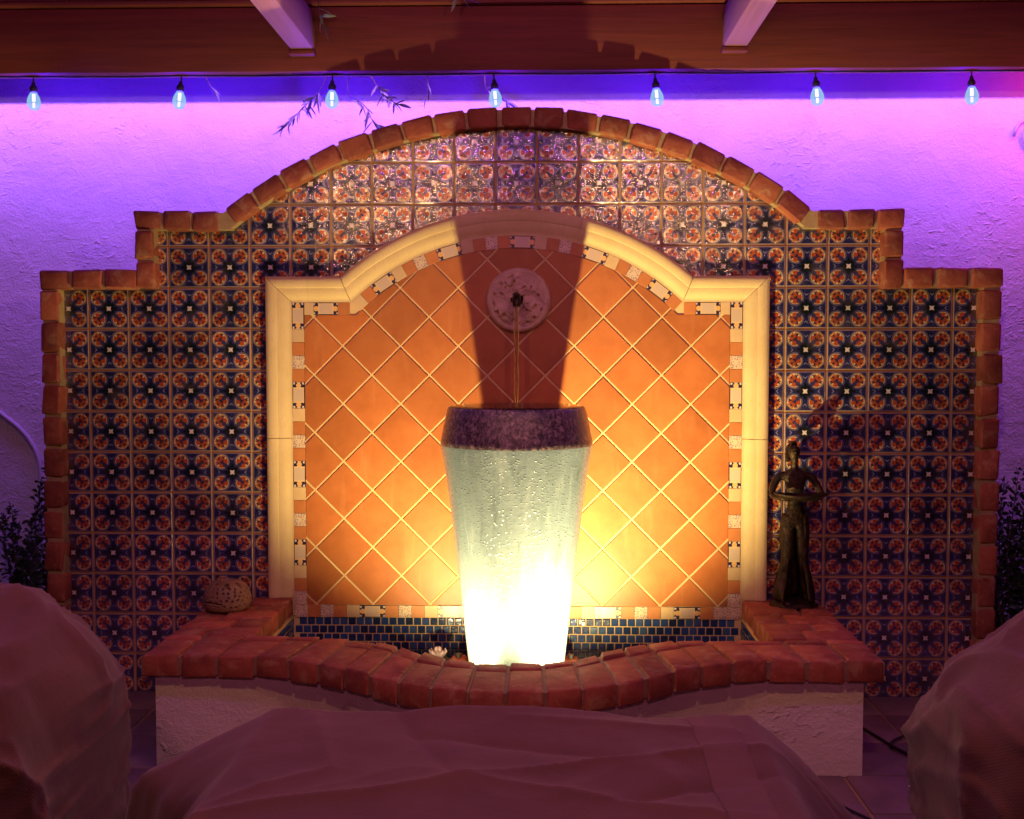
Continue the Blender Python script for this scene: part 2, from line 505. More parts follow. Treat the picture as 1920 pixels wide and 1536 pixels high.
water_mat('pool_water', (.72, .88, .86), 22, .5)
water_mat('stream_water', (.90, .90, .95), 30, .35, 1.5)
# timber
def timber(name, c1, c2, rot):
    t = NT(name); v = t.mapping(t.obj(), (1, 1, 1), (0, 0, 0), rot)
    g = t.noise(t.mapping(v, (1.2, 26, 26)), 2.2, 6, .62, .5)
    f = t.noise(t.mapping(v, (3, 160, 160)), 2, 3)
    col = t.ramp(g, [(.3, c1), (.7, c2)])
    t.set('Base Color', col).set('Roughness', .72).set('Normal', t.bump(t.math('ADD', g, t.math('MULTIPLY', f, .6)), .3, .003))
    M[name] = t.m
timber('beam_wood', (.13, .024, .011), (.20, .040, .016), (0, 0, 0))
timber('rafter_wood', (.30, .12, .07), (.38, .16, .10), (0, 0, R(90)))
# canvas furniture cover
t = NT('canvas'); v = t.obj()
w1 = t.math('SINE', t.math('MULTIPLY', t.xyz(v)[0], 900)); w2 = t.math('SINE', t.math('MULTIPLY', t.math('ADD', t.xyz(v)[1], t.xyz(v)[2]), 900))
weave = t.math('MULTIPLY', w1, w2)
col = t.ramp(t.noise(v, 3.5, 6, .6), [(.3, (.100, .040, .028)), (.7, (.140, .058, .040))])
h = t.math('ADD', t.math('MULTIPLY', weave, .05), t.math('MULTIPLY', t.noise(v, 26, 5, .6), .6))
t.set('Base Color', col).set('Roughness', .85).set('Specular IOR Level', .25).set('Normal', t.bump(h, .45, .006))
t.b.inputs['Sheen Weight'].default_value = .15
M['canvas'] = t.m
rough_mat('canvas_tape', (.118, .048, .034), (.155, .066, .046), 12, .8, .2, 200, .002)
# paving
rough_mat('paver', (.16, .10, .10), (.25, .17, .15), 6, .7, .35, 40, .004, vary=.3)
rough_mat('ground', (.10, .075, .07), (.14, .10, .09), 10, .9, .3)
# plants
def leaf_mat(name, c1, c2):
    t = NT(name); v = t.obj()
    t.set('Base Color', t.ramp(t.noise(v, 30, 3), [(.35, c1), (.65, c2)])).set('Roughness', .5)
    M[name] = t.m
leaf_mat('box_leaf', (.020, .045, .014), (.05, .085, .028))
leaf_mat('olive_leaf', (.10, .13, .07), (.20, .22, .14))
rough_mat('bark', (.08, .05, .03), (.15, .10, .06), 30, .9, .4)
rough_mat('lotus_petal', (.66, .50, .52), (.78, .66, .64), 30, .5, .05)
leaf_mat('lily_pad', (.012, .035, .012), (.03, .06, .02))
rough_mat('pottery', (.20, .12, .06), (.30, .19, .10), 18, .55, .25, 90, .002)
rough_mat('soil', (.03, .02, .015), (.06, .04, .03), 20, .95)

def emit(name, col, strength, mixt=0.0):
    t = NT(name); t.n.remove(t.b)
    e = t.node('ShaderNodeEmission'); t.put(e.inputs[0], col); e.inputs[1].default_value = strength
    if mixt:
        tr = t.node('ShaderNodeBsdfTransparent'); lw = t.node('ShaderNodeLayerWeight'); lw.inputs[0].default_value = .35
        mx = t.node('ShaderNodeMixShader')
        t.put(mx.inputs[0], t.math('MULTIPLY_ADD', lw.outputs['Facing'], 1 - mixt, mixt, True))
        t.put(mx.inputs[1], tr.outputs[0]); t.put(mx.inputs[2], e.outputs[0]); t.put(t.out.inputs[0], mx.outputs[0])
    else:
        t.put(t.out.inputs[0], e.outputs[0])
    M[name] = t.m
emit('blue_filament', (.085, .055, 1.0), 34)
emit('blue_glass', (.32, .62, .86), .95, .5)
emit('pink_filament', (1.0, .05, .45), 30)
emit('pink_glass', (.95, .25, .6), .9, .45)
emit('lens_glow', (1.0, .80, .42), 25)
emit('warm_glass', (1.0, .6, .4), 6, .5)
emit('violet_filament', (.6, .10, 1.0), 30)
emit('violet_glass', (.6, .2, .9), .9, .45)

# ================================================================== SETTING
TOP = 1.865; ARC_R = 1.811; ARC_Z = 0.435
# ground and paving
tag(G().add([(-40, -40, -.012), (40, -40, -.012), (40, 40, -.012), (-40, 40, -.012)], [[0, 1, 2, 3]]).build('ground', M['ground']), kind='structure')
pv = tag(G().box(-2.25, 2.25, -2.7, .40, -.010, -.004).build('patio_paving', M['mortar']), kind='structure')
pm = [hexa_mesh('paver', box_corners(.292, .292, .03), M['paver'], .004, .0012, rng) for _ in range(4)]
for i in range(15):
    for j in range(10):
        x = -2.1 + i * .3; y = .24 - j * .3
        if abs(x) < .9 and y > -.8: continue
        mobj('paver', pm[(i * 3 + j) % 4], pv, (x, y, -.012 + rng.uniform(-.001, .001)), (0, 0, rng.choice((0, PI / 2, PI))))

# stucco garden wall
WY = 0.42
g = G()
nx, nz = 60, 40
g.box(-4.2, 4.2, WY, WY + .2, 0, 3.3)
tag(g.build('stucco_wall', M['stucco']), 'white rough stucco garden wall lit violet behind the tiled fountain', 'wall')

# pergola: front beam, trim board, rafters
perg = empty('pergola', (0, .08, 2.4), 'dark red timber pergola beam with two rafters above the fountain', 'pergola')
def wood(name, mat, x0, x1, y0, y1, z0, z1, parent, bev=.004):
    sx, sy, sz = x1 - x0, y1 - y0, z1 - z0
    me = hexa_mesh(name, box_corners(sx, sy, sz), M[mat], bev, .0006, rng)
    return mobj(name, me, parent, ((x0 + x1) / 2, (y0 + y1) / 2 - .08 * (parent is perg), (z0 + z1) / 2 - 2.4 * (parent is perg)))
wood('beam', 'beam_wood', -4.2, 4.2, .04, .128, 2.405, 2.648, perg)
wood('trim_board', 'beam_wood', -4.2, 4.2, .018, .128, 2.653, 2.671, perg, .002)
wood('trim_board', 'beam_wood', -4.2, 4.2, .030, .128, 2.676, 2.760, perg, .002)
wood('light_cutoff_board', 'beam_wood', -4.2, 4.2, .200, .212, 2.470, 2.70, perg, .001)  # added unseen board, cuts the strip light off the top of the wall
wood('light_cutoff_top', 'beam_wood', -4.2, 4.2, .1285, .1995, 2.62, 2.66, perg, .001)  # added unseen lid joining the cutoff board to the beam
for xc in (-2.44, -.815, .822, 2.46):
    wood('rafter', 'rafter_wood', xc - .044, xc + .044, -2.75, .0385, 2.478, 2.62, perg)
    wood('rafter_seat', 'beam_wood', xc - .047, xc + .047, -.012, .0385, 2.458, 2.4765, perg, .002)

# violet light strip fixed to the back of the beam
ls = empty('light_strip', (0, .131, 2.5), 'violet light strip along the back of the pergola beam', 'light strip')
G().box(-4.1, 4.1, -.0025, .001, -.006, .006).build('strip_tape', M['white_pipe'], ls)
d = bpy.data.lights.new('strip_light', 'AREA'); d.shape = 'RECTANGLE'; d.size = 8.2; d.size_y = .004
d.color = (.385, .130, 1.0); d.energy = STRIP_W
o = bpy.data.objects.new('strip_light', d); link(o, ls); o.location = (0, .004, 0); o.rotation_euler = (R(40), 0, 0)

# ================================================================== TILED FOUNTAIN WALL
fw = empty('fountain_wall', (0, 0, 0), 'stepped and arched fountain wall of painted tiles edged with red brick', 'fountain wall')
OX, IX = 1.815, 1.742          # outer / inner brick line of the side columns
S_O, S_I = 1.447, 1.372        # step column
Z1T, Z1B = 1.645, 1.572        # lower shoulder
Z2T, Z2B = 1.865, 1.792        # upper shoulder
XA = 1.11
INR = ARC_R - .073
core = G()
core.box(-IX - .03, IX + .03, .006, .115, 0, Z1B + .03)
core.box(-S_I - .03, S_I + .03, .0065, .1145, Z1B + .03, Z2B + .03)
n = 40
arc = [(math.sin(t) * (ARC_R - .04), ARC_Z + math.cos(t) * (ARC_R - .04)) for t in [math.asin(-XA / (ARC_R - .04)) + 2 * math.asin(XA / (ARC_R - .04)) * k / n for k in range(n + 1)]]
poly = [(XA, Z2B + .03), (-XA, Z2B + .03)] + arc
pc = [(x, .0068, z) for x, z in poly] + [(x, .1142, z) for x, z in poly]; k = len(poly)
core.add(pc, [list(range(k)), list(range(k, 2 * k))[::-1]] + [[i, (i + 1) % k, k + (i + 1) % k, k + i] for i in range(k)])
core = core.build('grout_bed', M['grout'], fw, fix=True)

# painted tiles
PX, PZ, Z0 = .1572, .158, 2.13
A_ = rect_planes(-IX - .02, IX + .02, .002, Z1B + .02)
B_full = rect_planes(-S_I - .02, S_I + .02, .002, Z2B + .02)
B_top = rect_planes(-S_I - .02, S_I + .02, Z1B + .02, Z2B + .02)
cp = circ_planes(0, ARC_Z, INR + .02, R(40), R(140))
C_full = cp + rect_planes(-XA - .02, XA + .02, .002, 3)
C_top = cp + rect_planes(-XA - .02, XA + .02, Z2B + .02, 3)
full_tile = None
gap = .0058
nt = 0
for ri in range(-1, 15):
    for ci in range(-12, 13):
        cx, cz = ci * PX, Z0 - ri * PZ
        # wholly behind the niche or inside the pool
        if abs(cx) + PX / 2 < .86 and cz - PZ / 2 > -1 and (cz + PZ / 2 < 1.50 or math.hypot(cx, cz + PZ / 2 - .855) < .88 and abs(cx) + PX / 2 < .58): continue
        if abs(cx) < 1.05 and cz + PZ / 2 < .30: continue
        hx, hz = PX / 2 - gap / 2, PZ / 2 - gap / 2
        sqr = [(cx - hx, cz - hz), (cx + hx, cz - hz), (cx + hx, cz + hz), (cx - hx, cz + hz)]
        fa = area(sqr)
        best = max((clip(sqr, P) for P in (A_, B_full, C_full)), key=area)
        pieces = [clip(sqr, A_), clip(sqr, B_top), clip(sqr, C_top)]
        tot = sum(area(p) for p in pieces)
        if tot < fa * .03: continue
        if area(best) > fa * .999:
            if full_tile is None:
                gg = G(); prism(gg, [(p[0] - cx, p[1] - cz) for p in sqr], .0075, 0, .0022); full_tile = gg.mesh('tile', M['painted_tile'])
            me = full_tile
        else:
            ps = [best] if area(best) > tot * .97 else [p for p in pieces if area(p) > fa * .01]
            gg = G()
            for p in ps: prism(gg, [(q[0] - cx, q[1] - cz) for q in p], .0075, 0, .0022)
            me = gg.mesh('tile', M['painted_tile'])
        o = mobj('tile', me, core, (cx, rng.uniform(-.0006, .0006), cz), (R(rng.uniform(-.35, .35)), 0, R(rng.uniform(-.35, .35))))
        nt += 1

# brick edging: mortar strip with bricks set in it
mort = G()
mort.box(-OX + .008, -IX - .003, -.050, .112, 0, Z1T - .008); mort.box(IX + .003, OX - .008, -.050, .112, 0, Z1T - .008)
for s in (-1, 1):
    x0, x1 = sorted((s * (IX + .003), s * (S_I + .003))); mort.box(x0, x1, -.0495, .111, Z1B + .003, Z1T - .008)
    x0, x1 = sorted((s * (S_O - .008), s * (S_I + .003))); mort.box(x0, x1, -.049, .1105, Z1T - .008, Z2T - .008)
    x0, x1 = sorted((s * (S_I + .003), s * (XA - .03))); mort.box(x0, x1, -.0485, .110, Z2B + .003, Z2T - .008)
th = math.asin(XA / ARC_R) + .01
N = 60
rv = []
for k in range(N + 1):
    tt = -th + 2 * th * k / N
    for rad in (INR + .003, ARC_R - .008):
        for y in (-.048, .1095):
            rv.append((math.sin(tt) * rad, y, ARC_Z + math.cos(tt) * rad))
rf = []
for k in range(N):
    b0, b1 = 4 * k, 4 * k + 4
    rf += [[b0, b0 + 2, b1 + 2, b1], [b0 + 1, b1 + 1, b1 + 3, b0 + 3], [b0 + 2, b0 + 3, b1 + 3, b1 + 2], [b0, b1, b1 + 1, b0 + 1]]
mort.add(rv, rf)
mort = mort.build('mortar_edging', M['mortar'], fw, fix=True)
bmesh_var = [hexa_mesh('brick', box_corners(.104, .172, .073), M['brick'], .0075, .0035, rng) for _ in range(9)]
def brick(x, z, rot, ln=1.0, y=.026, parent=mort):
    o = mobj('brick', rng.choice(bmesh_var), parent, (x, y + rng.uniform(-.004, .004), z), (0, rot + R(rng.uniform(-1.6, 1.6)) + rng.choice((0, PI)), R(rng.uniform(-1, 1))), (ln * rng.uniform(.97, 1.03), 1, rng.uniform(.96, 1.05)))
    return o
xm = (OX + IX) / 2
for s in (-1, 1):
    zt = Z1T - .075; z = .0
    nb = 13; pitch = zt / nb
    for k in range(nb): brick(s * (xm + rng.uniform(-.003, .003)), (k + .5) * pitch, PI / 2, (pitch - .011) / .104)
    # lower shoulder
    x = OX + .008; rows = 3; pitch = (OX + .008 - S_O + .005) / rows
    for k in range(rows): brick(s * (OX + .008 - (k + .5) * pitch), (Z1T + Z1B) / 2 + rng.uniform(-.002, .002), 0, (pitch - .014) / .104)
    # step column
    xs = (S_O + S_I) / 2; z0, z1 = Z1B - .005, Z2B; pitch = (z1 - z0) / 2
    for k in range(2): brick(s * xs, z0 + (k + .5) * pitch, PI / 2, (pitch - .012) / .104)
    # upper shoulder
    pitch = (S_O + .008 - XA - .012) / 3
    for k in range(3): brick(s * (S_O + .008 - (k + .5) * pitch), (Z2T + Z2B) / 2, 0, (pitch - .013) / .104)
nb = 19
tt0 = math.asin((XA - .002) / ARC_R)
for k in range(nb):
    tt = -tt0 + 2 * tt0 * (k + .5) / nb
    rad = ARC_R - .0365
    brick(math.sin(tt) * rad, ARC_Z + math.cos(tt) * rad, tt, (2 * tt0 / nb * rad - .013) / .104)

# niche: grout panel, diagonal terracotta tiles, border tiles
FX, FZ, FR, FC = .958, 1.619, 1.016, .855     # outer line of the cast-stone frame
def junction(s):
    """where the level shoulder meets the arch at offset s inwards"""
    return math.sqrt((FR - s) ** 2 - (FZ - s - FC) ** 2)
def inner_outline(s, n=40):
    j = junction(s); th = math.asin(j / (FR - s))
    return [(FX - s, FZ - s), (j, FZ - s)] + [(math.sin(th - 2 * th * k / n) * (FR - s), FC + math.cos(th - 2 * th * k / n) * (FR - s)) for k in range(1, n)] + [(-j, FZ - s), (-FX + s, FZ - s)]
ol = [(-FX + .05, .31), (FX - .05, .31)] + inner_outline(.05)
k = len(ol)
g = G().add([(x, -.0085, z) for x, z in ol] + [(x, .004, z) for x, z in ol], [list(range(k)), list(range(k, 2 * k))[::-1]] + [[i, (i + 1) % k, k + (i + 1) % k, k + i] for i in range(k)])
panel = g.build('niche_panel', M['pale_grout'], fw, fix=True)
BW = .048; FI = .098
sF = FI + BW
RX, RZ = FX - sF, FZ - sF
rectP = rect_planes(-RX, RX, .354, RZ)
jn = junction(sF)
circP = circ_planes(0, FC, FR - sF, R(40), R(140)) + rect_planes(-jn - .0, jn + .0, .354, 3)
circT = circ_planes(0, FC, FR - sF, R(40), R(140)) + rect_planes(-jn, jn, RZ, 3)
D = .1107; full_d = None
for j in range(-10, 6):
    for i in range(-9, 10):
        if (i + j) % 2 == 0: continue
        cx, cz = i * D, 1.352 + j * D
        e = D - .0056
        dia = [(cx, cz - e), (cx + e, cz), (cx, cz + e), (cx - e, cz)]
        fa = area(dia)
        best = max((clip(dia, P) for P in (rectP, circP)), key=area)
        pcs = [clip(dia, rectP), clip(dia, circT)]
        tot = sum(area(p) for p in pcs)
        if tot < fa * .004: continue
        if area(best) > fa * .999:
            if full_d is None:
                gg = G(); prism(gg, [(p[0] - cx, p[1] - cz) for p in dia], -.004, -.0125, .0016); full_d = gg.mesh('terracotta_tile', M['terracotta'])
            me = full_d
        else:
            ps = [best] if area(best) > tot * .985 else [p for p in pcs if area(p) > fa * .003]
            gg = G()
            for p in ps: prism(gg, [(q[0] - cx, q[1] - cz) for q in p], -.004, -.0125, .0012)
            me = gg.mesh('terracotta_tile', M['terracotta'])
        mobj('terracotta_tile', me, panel, (cx, rng.uniform(-.0004, .0004), cz), (R(rng.uniform(-.25, .25)), 0, R(rng.uniform(-.25, .25))))
# border tiles
def btile(kind, ln):
    key = (kind, round(ln, 3))
    if key not in btile.c:
        gg = G(); h = BW / 2 - .0006; l = ln / 2 - .0006
        prism(gg, [(-l, -h), (l, -h), (l, h), (-l, h)], -.004, -.0132, .0007)
        btile.c[key] = gg.mesh('border_tile', M[{'s': 'scroll_tile', 'b': 'beige_tile', 'c': 'clay_tile', 'w': 'wreath_tile'}[kind]])
    return btile.c[key]
btile.c = {}
U = .0505
def lay(p0, p1, seq, n0=0):
    """straight run of border tiles from p0 to p1; seq is a list of (kind, units), stretched to fit"""
    p0, p1 = Vector(p0), Vector(p1); L = (p1 - p0).length; d = (p1 - p0) / L
    tot = sum(u for _, u in seq); sc = L / tot; s = 0
    for kd, u in seq:
        c = p0 + d * (s + u / 2) * sc; s += u
        mobj('border_tile', btile(kd, u * sc), panel, (c.x, 0, c.y), (0, -math.atan2(d.y, d.x), 0))
def seq_for(units, pat, start=0):
    out = []; k = start; left = units
    while left > 0:
        kd, u = pat[k % len(pat)]; u = min(u, left)
        if kd == 's' and u < 2: kd = 'c'
        out.append((kd, u)); left -= u; k += 1
    return out
down = [('s', 2), ('b', 1), ('c', 1), ('w', 1), ('c', 1)]
bm_ = FI + BW / 2
zt = FZ - FI
nv = round((zt - .354) / U)
for s in (-1, 1):
    lay((s * (FX - bm_), zt), (s * (FX - bm_), .354), seq_for(nv, down))
    x0 = FX - FI - BW; jx = junction(FI + BW / 2) + .014
    lay((s * x0, FZ - bm_), (s * jx, FZ - bm_), [('b', .8), ('s', 2), ('c', 1.0)])
nbt = 34
lay((-(FX - FI), .328), (FX - FI, .328), [('w', 1)] + seq_for(nbt - 2, [('c', 1), ('w', 1), ('c', 1), ('b', 1), ('s', 2)]) + [('w', 1)])
ra = FR - bm_; tj = math.asin(junction(bm_) / ra) - .012
arcseq = [('b', 1), ('c', 1)] + seq_for(26, [('s', 2), ('b', 1), ('c', 1), ('w', 1), ('c', 1)]) + [('c', 1)]
tot = sum(u for _, u in arcseq); s = 0
for kd, u in arcseq:
    tt = -tj + 2 * tj * (s + u / 2) / tot; s += u
    mobj('border_tile', btile(kd, 2 * math.sin(tj * u / tot) * ra), panel, (math.sin(tt) * ra, 0, FC + math.cos(tt) * ra), (0, tt, 0))

# cast-stone frame blocks
prof = [(0, 0), (0, .044), (.002, .052), (.008, .059), (.016, .0625), (.026, .063), (.036, .060), (.0425, .056), (.0445, .051), (.049, .0505),
        (.060, .048), (.071, .042), (.080, .034), (.087, .027), (.092, .0255), (.098, .0255), (.098, 0)]
def frame_block(f, n):
    """f(u, s) -> (x, z) at u in 0..1 along the block and s across it"""
    v = []; F = []; m = len(prof)
    for k in range(n + 1):
        for s, h in prof:
            x, z = f(k / n, s); v.append((x, -h * .62 + .003, z))
    for k in range(n):
        for i in range(m - 1):
            F.append([k * m + i, k * m + i + 1, (k + 1) * m + i + 1, (k + 1) * m + i])
    F.append(list(range(m))); F.append([n * m + i for i in range(m)][::-1])
    o = G().add(v, F).build('frame_block', M['cast_stone'], fw, fix=True)
    auto_smooth(o, 28)
e = .0011
for s in (-1, 1):
    frame_block(lambda u, q: (s * (FX - q), .383 + u * (1.000 - e - .383)), 1)
    frame_block(lambda u, q: (s * (FX - q), 1.000 + e + u * (FZ - q - e - 1.000 - e)), 1)
    frame_block(lambda u, q: (s * ((FX - q - e) + u * (junction(q) + e - (FX - q - e))), FZ - q), 1)
    def arcf(u, q, s=s):
        t1 = math.asin(junction(q) / (FR - q)) - e; t0 = .2505 + e
        tt = t0 + (t1 - t0) * u
        return (s * math.sin(tt) * (FR - q), FC + math.cos(tt) * (FR - q))
    frame_block(arcf, 18)
frame_block(lambda u, q: (math.sin(-.2505 + .501 * u) * (FR - q), FC + math.cos(-.2505 + .501 * u) * (FR - q)), 16)

# ================================================================== BASIN
ZL = .380
bs = empty('fountain_basin', (0, -.5, 0), 'low white stucco fountain basin with bowed red brick ledge', 'basin')
def bl(x, y, z): return (x, y + .5, z)
OUT_K = [(.80, -.864), (.69, -.884), (.56, -.940), (.48, -1.000), (.40, -1.062), (.29, -1.137), (.19, -1.180), (.09, -1.200), (0, -1.206)]
IN_K = [(.74, -.603), (.60, -.618), (.49, -.648), (.40, -.700), (.32, -.768), (.24, -.825), (.165, -.876), (.08, -.905), (0, -.912)]
def sym(K): return [(-x, y, 0) for x, y in K] + [(x, y, 0) for x, y in K[-2::-1]]
OUT_C = smooth_path(sym(OUT_K), 12); IN_C = smooth_path(sym(IN_K), 12)
def even(P, n):
    """n+1 points evenly spaced along the path"""
    acc = [0]
    for i in range(len(P) - 1): acc.append(acc[-1] + (P[i + 1] - P[i]).length)
    out = []; k = 0
    for q in range(n + 1):
        d_ = acc[-1] * q / n
        while k < len(P) - 2 and acc[k + 1] < d_: k += 1
        t_ = (d_ - acc[k]) / max(1e-9, acc[k + 1] - acc[k]); p = P[k].lerp(P[k + 1], min(1, max(0, t_))); out.append((p.x, p.y))
    return out
NBOW = 16
ox = [(-1.16, -.86), (-1.04, -.86), (-.92, -.86)] + even(OUT_C, NBOW) + [(.92, -.86), (1.04, -.86), (1.16, -.86)]
ix = [(-1.16, -.60), (-1.035, -.60), (-.895, -.60)] + even(IN_C, NBOW) + [(.895, -.60), (1.035, -.60), (1.16, -.60)]
ledge = G()
def cell(p, z0, z1):
    v = [bl(x, y, z) for z in (z0, z1) for x, y in p]
    ledge.add(v, [[3, 2, 1, 0], [4, 5, 6, 7]] + [[i, (i + 1) % 4, 4 + (i + 1) % 4, 4 + i] for i in range(4)])
cells = []
def lerp(p, q, t): return (p[0] + (q[0] - p[0]) * t, p[1] + (q[1] - p[1]) * t)
for k in range(len(ox) - 1):
    cell([lerp(ox[k], ix[k], .03), lerp(ox[k + 1], ix[k + 1], .03), lerp(ox[k + 1], ix[k + 1], .98), lerp(ox[k], ix[k], .98)], .318, .3715)
    a0, a1, b1, b0 = ox[k], ox[k + 1], ix[k + 1], ix[k]
    r_ = rng.random()
    if 5 <= k <= len(ox) - 7:
        cut = .74 if k % 2 else (.80 if r_ < .7 else .70)
        cells.append([a0, a1, lerp(a1, b1, cut), lerp(a0, b0, cut)]); cells.append([lerp(a0, b0, cut + .012), lerp(a1, b1, cut + .012), b1, b0])
    elif r_ < .5:
        cut = .78
        cells.append([a0, a1, lerp(a1, b1, cut), lerp(a0, b0, cut)]); cells.append([lerp(a0, b0, cut + .015), lerp(a1, b1, cut + .015), b1, b0])
    else: cells.append([a0, a1, b1, b0])
NA = 5
for s in (-1, 1):
    for k in range(NA):
        y0 = -.60 + k * .117; y1 = y0 + .117
        xo, xi = s * 1.16, s * (.862 if True else 0)
        p = [(xo, y0), (xi, y0), (xi, y1), (xo, y1)]
        if s > 0: p = p[::-1]
        x0, x1 = sorted((xo, xi))
        cell([(x0 + .006, y0), (x1 - .006, y0), (x1 - .006, min(y1, -.004)), (x0 + .006, min(y1, -.004))], .318, .3712)
        cut = x0 + (x1 - x0) * ((.42, .60, .36, .64, .5)[k] + rng.uniform(-.03, .03))
        y1 = min(y1, -.004)
        cells.append([(x0, y0), (cut - .001, y0), (cut - .001, y1), (x0, y1)]); cells.append([(cut + .001, y0), (x1, y0), (x1, y1), (cut + .001, y1)])
ledge = ledge.build('ledge_mortar', M['dark_mortar'], bs, fix=True)
for c in cells:
    cx = sum(p[0] for p in c) / 4; cy = sum(p[1] for p in c) / 4
    def shrink(p, w=.0040):
        d = Vector((cx - p[0], cy - p[1]))
        return (p[0] - cx + math.copysign(min(w, abs(d.x) * .3), d.x) * 1.0, p[1] - cy + math.copysign(min(w, abs(d.y) * .3), d.y))
    q = [shrink(p) for p in c]
    hz = .0355
    me = hexa_mesh('brick', [(x, y, -hz) for x, y in q] + [(x, y, hz) for x, y in q], M['brick'], .0055, .0028, rng)
    mobj('brick', me, ledge, bl(cx, cy, ZL - hz + rng.uniform(-.004, .003)), (R(rng.uniform(-.8, .8)), R(rng.uniform(-.8, .8)), 0))

# stucco sides, tiled inner sides and floor of the pool
eo, ei = even(OUT_C, 40), even(IN_C, 40)
OUTB = [(-1.128, -.003), (-1.128, -.82)] + [(x * .95, min(-.8201, y + .05)) for x, y in eo] + [(1.105, -.82), (1.105, -.003)]
INB = [(-.868, -.003), (-.868, -.607)] + [(x, y - .007) for x, y in ei] + [(.868, -.607), (.868, -.003)]
def in_pool(x, y):
    if y > -.59: return True
    return y > min(ei, key=lambda p: abs(p[0] - x))[1] + .02
m = len(OUTB); g = G()
zz = [0, .08, .16, .24, .317]
rows = [[(x, y) for x, y in OUTB] for _ in zz]
v = [bl(x, y, z) for z in zz for x, y in OUTB] + [bl(x, y, .317) for x, y in INB]
f = []
for q in range(len(zz)):
    for i in range(m - 1): f.append([q * m + i, q * m + i + 1, (q + 1) * m + i + 1, (q + 1) * m + i])
g.add(v, f)
o = g.build('stucco_base', M['base_stucco'], bs, fix=False); auto_smooth(o, 50)
g = G()
v = [bl(x, y, z) for z in (.316, .05) for x, y in INB]
f = [[i, m + i, m + i + 1, i + 1] for i in range(m - 1)] + [[m + i for i in range(m)]]
g.add(v, f)
# back of the pool
g.box(-.866, .866, -.0045 + .5, .003 + .5, .05, .3035)
pool = g.build('mosaic_bed', M['pale_grout'], bs)
# mosaic tiles
MP = .0318
mos = G(); l = MP / 2 - .0022
prism(mos, [(-l, -l), (l, -l), (l, l), (-l, l)], .004, -.0035, .003)
mos_me = mos.mesh('mosaic_tile', M['mosaic_glass'])
extra = G()
ncol = int(1.72 / MP)
for row in range(8):
    zc = .304 - (row + .5) * MP
    for k in range(ncol + 1):
        x = -.86 + (k + (.5 if row % 2 else 0.02)) * MP
        if abs(x) + l > .864: continue
        if row < 4: mobj('mosaic_tile', mos_me, pool, bl(x, -.0055, zc), (R(rng.uniform(-1.2, 1.2)), 0, R(rng.uniform(-1.2, 1.2))))
        else: extra.add([bl(x + p[0], -.0055 + p[1], zc + p[2]) for p in mos.v], mos.f)
def along(pts):
    """mosaic down the curved and straight inner sides of the pool"""
    P = [Vector(p) for p in pts]; acc = 0; d = []
    for i in range(len(P) - 1):
        L = (P[i + 1] - P[i]).length; tdir = (P[i + 1] - P[i]) / L
        while acc < L:
            d.append((P[i] + tdir * acc, tdir)); acc += MP
        acc -= L
    for row in range(7):
        zc = .300 - (row + .5) * MP
        for p, td in d:
            nrm = Vector((-td.y, td.x))
            off = td * (MP / 2 if row % 2 else 0)
            extra.add([bl(p.x + off.x + td.x * q[0] + nrm.x * (-q[1] + .001), p.y + off.y + td.y * q[0] + nrm.y * (-q[1] + .001), zc + q[2]) for q in mos.v], mos.f)
along(INB)
for i in range(-27, 28):
    for j in range(-29, 0):
        x, y = i * MP, j * MP
        if abs(x) > .84 or not in_pool(x, y): continue
        extra.add([bl(x + q[0], y + q[2], .052 - q[1]) for q in mos.v], mos.f)
tag(extra.build('pool_mosaic', M['mosaic_glass'], bs, fix=True), kind='stuff')
# pool water
ZW = .184
g = G(); g.add([(x * .997, y, ZW) for x, y in INB], [list(range(m))])
tag(g.build('water', M['pool_water'], fix=True), kind='structure')

# ================================================================== VASE
VX, VY = .011, -.42
vase = empty('water_vase', (VX, VY, .052), 'tall tapering pale green glazed vase brimming with water in the pool', 'vase')
vb = .052
pr = [(.140, 0), (.148, .004), (.156, .05), (.167, .19), (.186, .36), (.207, .55), (.229, .735), (.247, .865), (.2570, .925), (.2615, .948), (.2635, .960)]
g = G().lathe(pr, 96, cap1=False)
o = g.build('body', M['celadon_glaze'], vase, smooth=True)
pr = [(.2635, .9605), (.2640, .966), (.2625, .976), (.2560, 1.010), (.2455, 1.062), (.2395, 1.082), (.2365, 1.0895), (.2310, 1.0920), (.2250, 1.0900), (.2220, 1.082), (.2210, 1.05)]
g = G().lathe(pr, 96, cap0=False, cap1=False)
g.build('rim', M['mottled_rim'], vase, smooth=True)
# brimming water, slightly domed and running over the lip
g = G().lathe([(.2335, 1.0925), (.226, 1.0948), (.15, 1.0952), (.06, 1.0950), (.001, 1.0950)], 96, cap0=False)
g.build('brimming_water', M['pool_water'], vase, smooth=True)

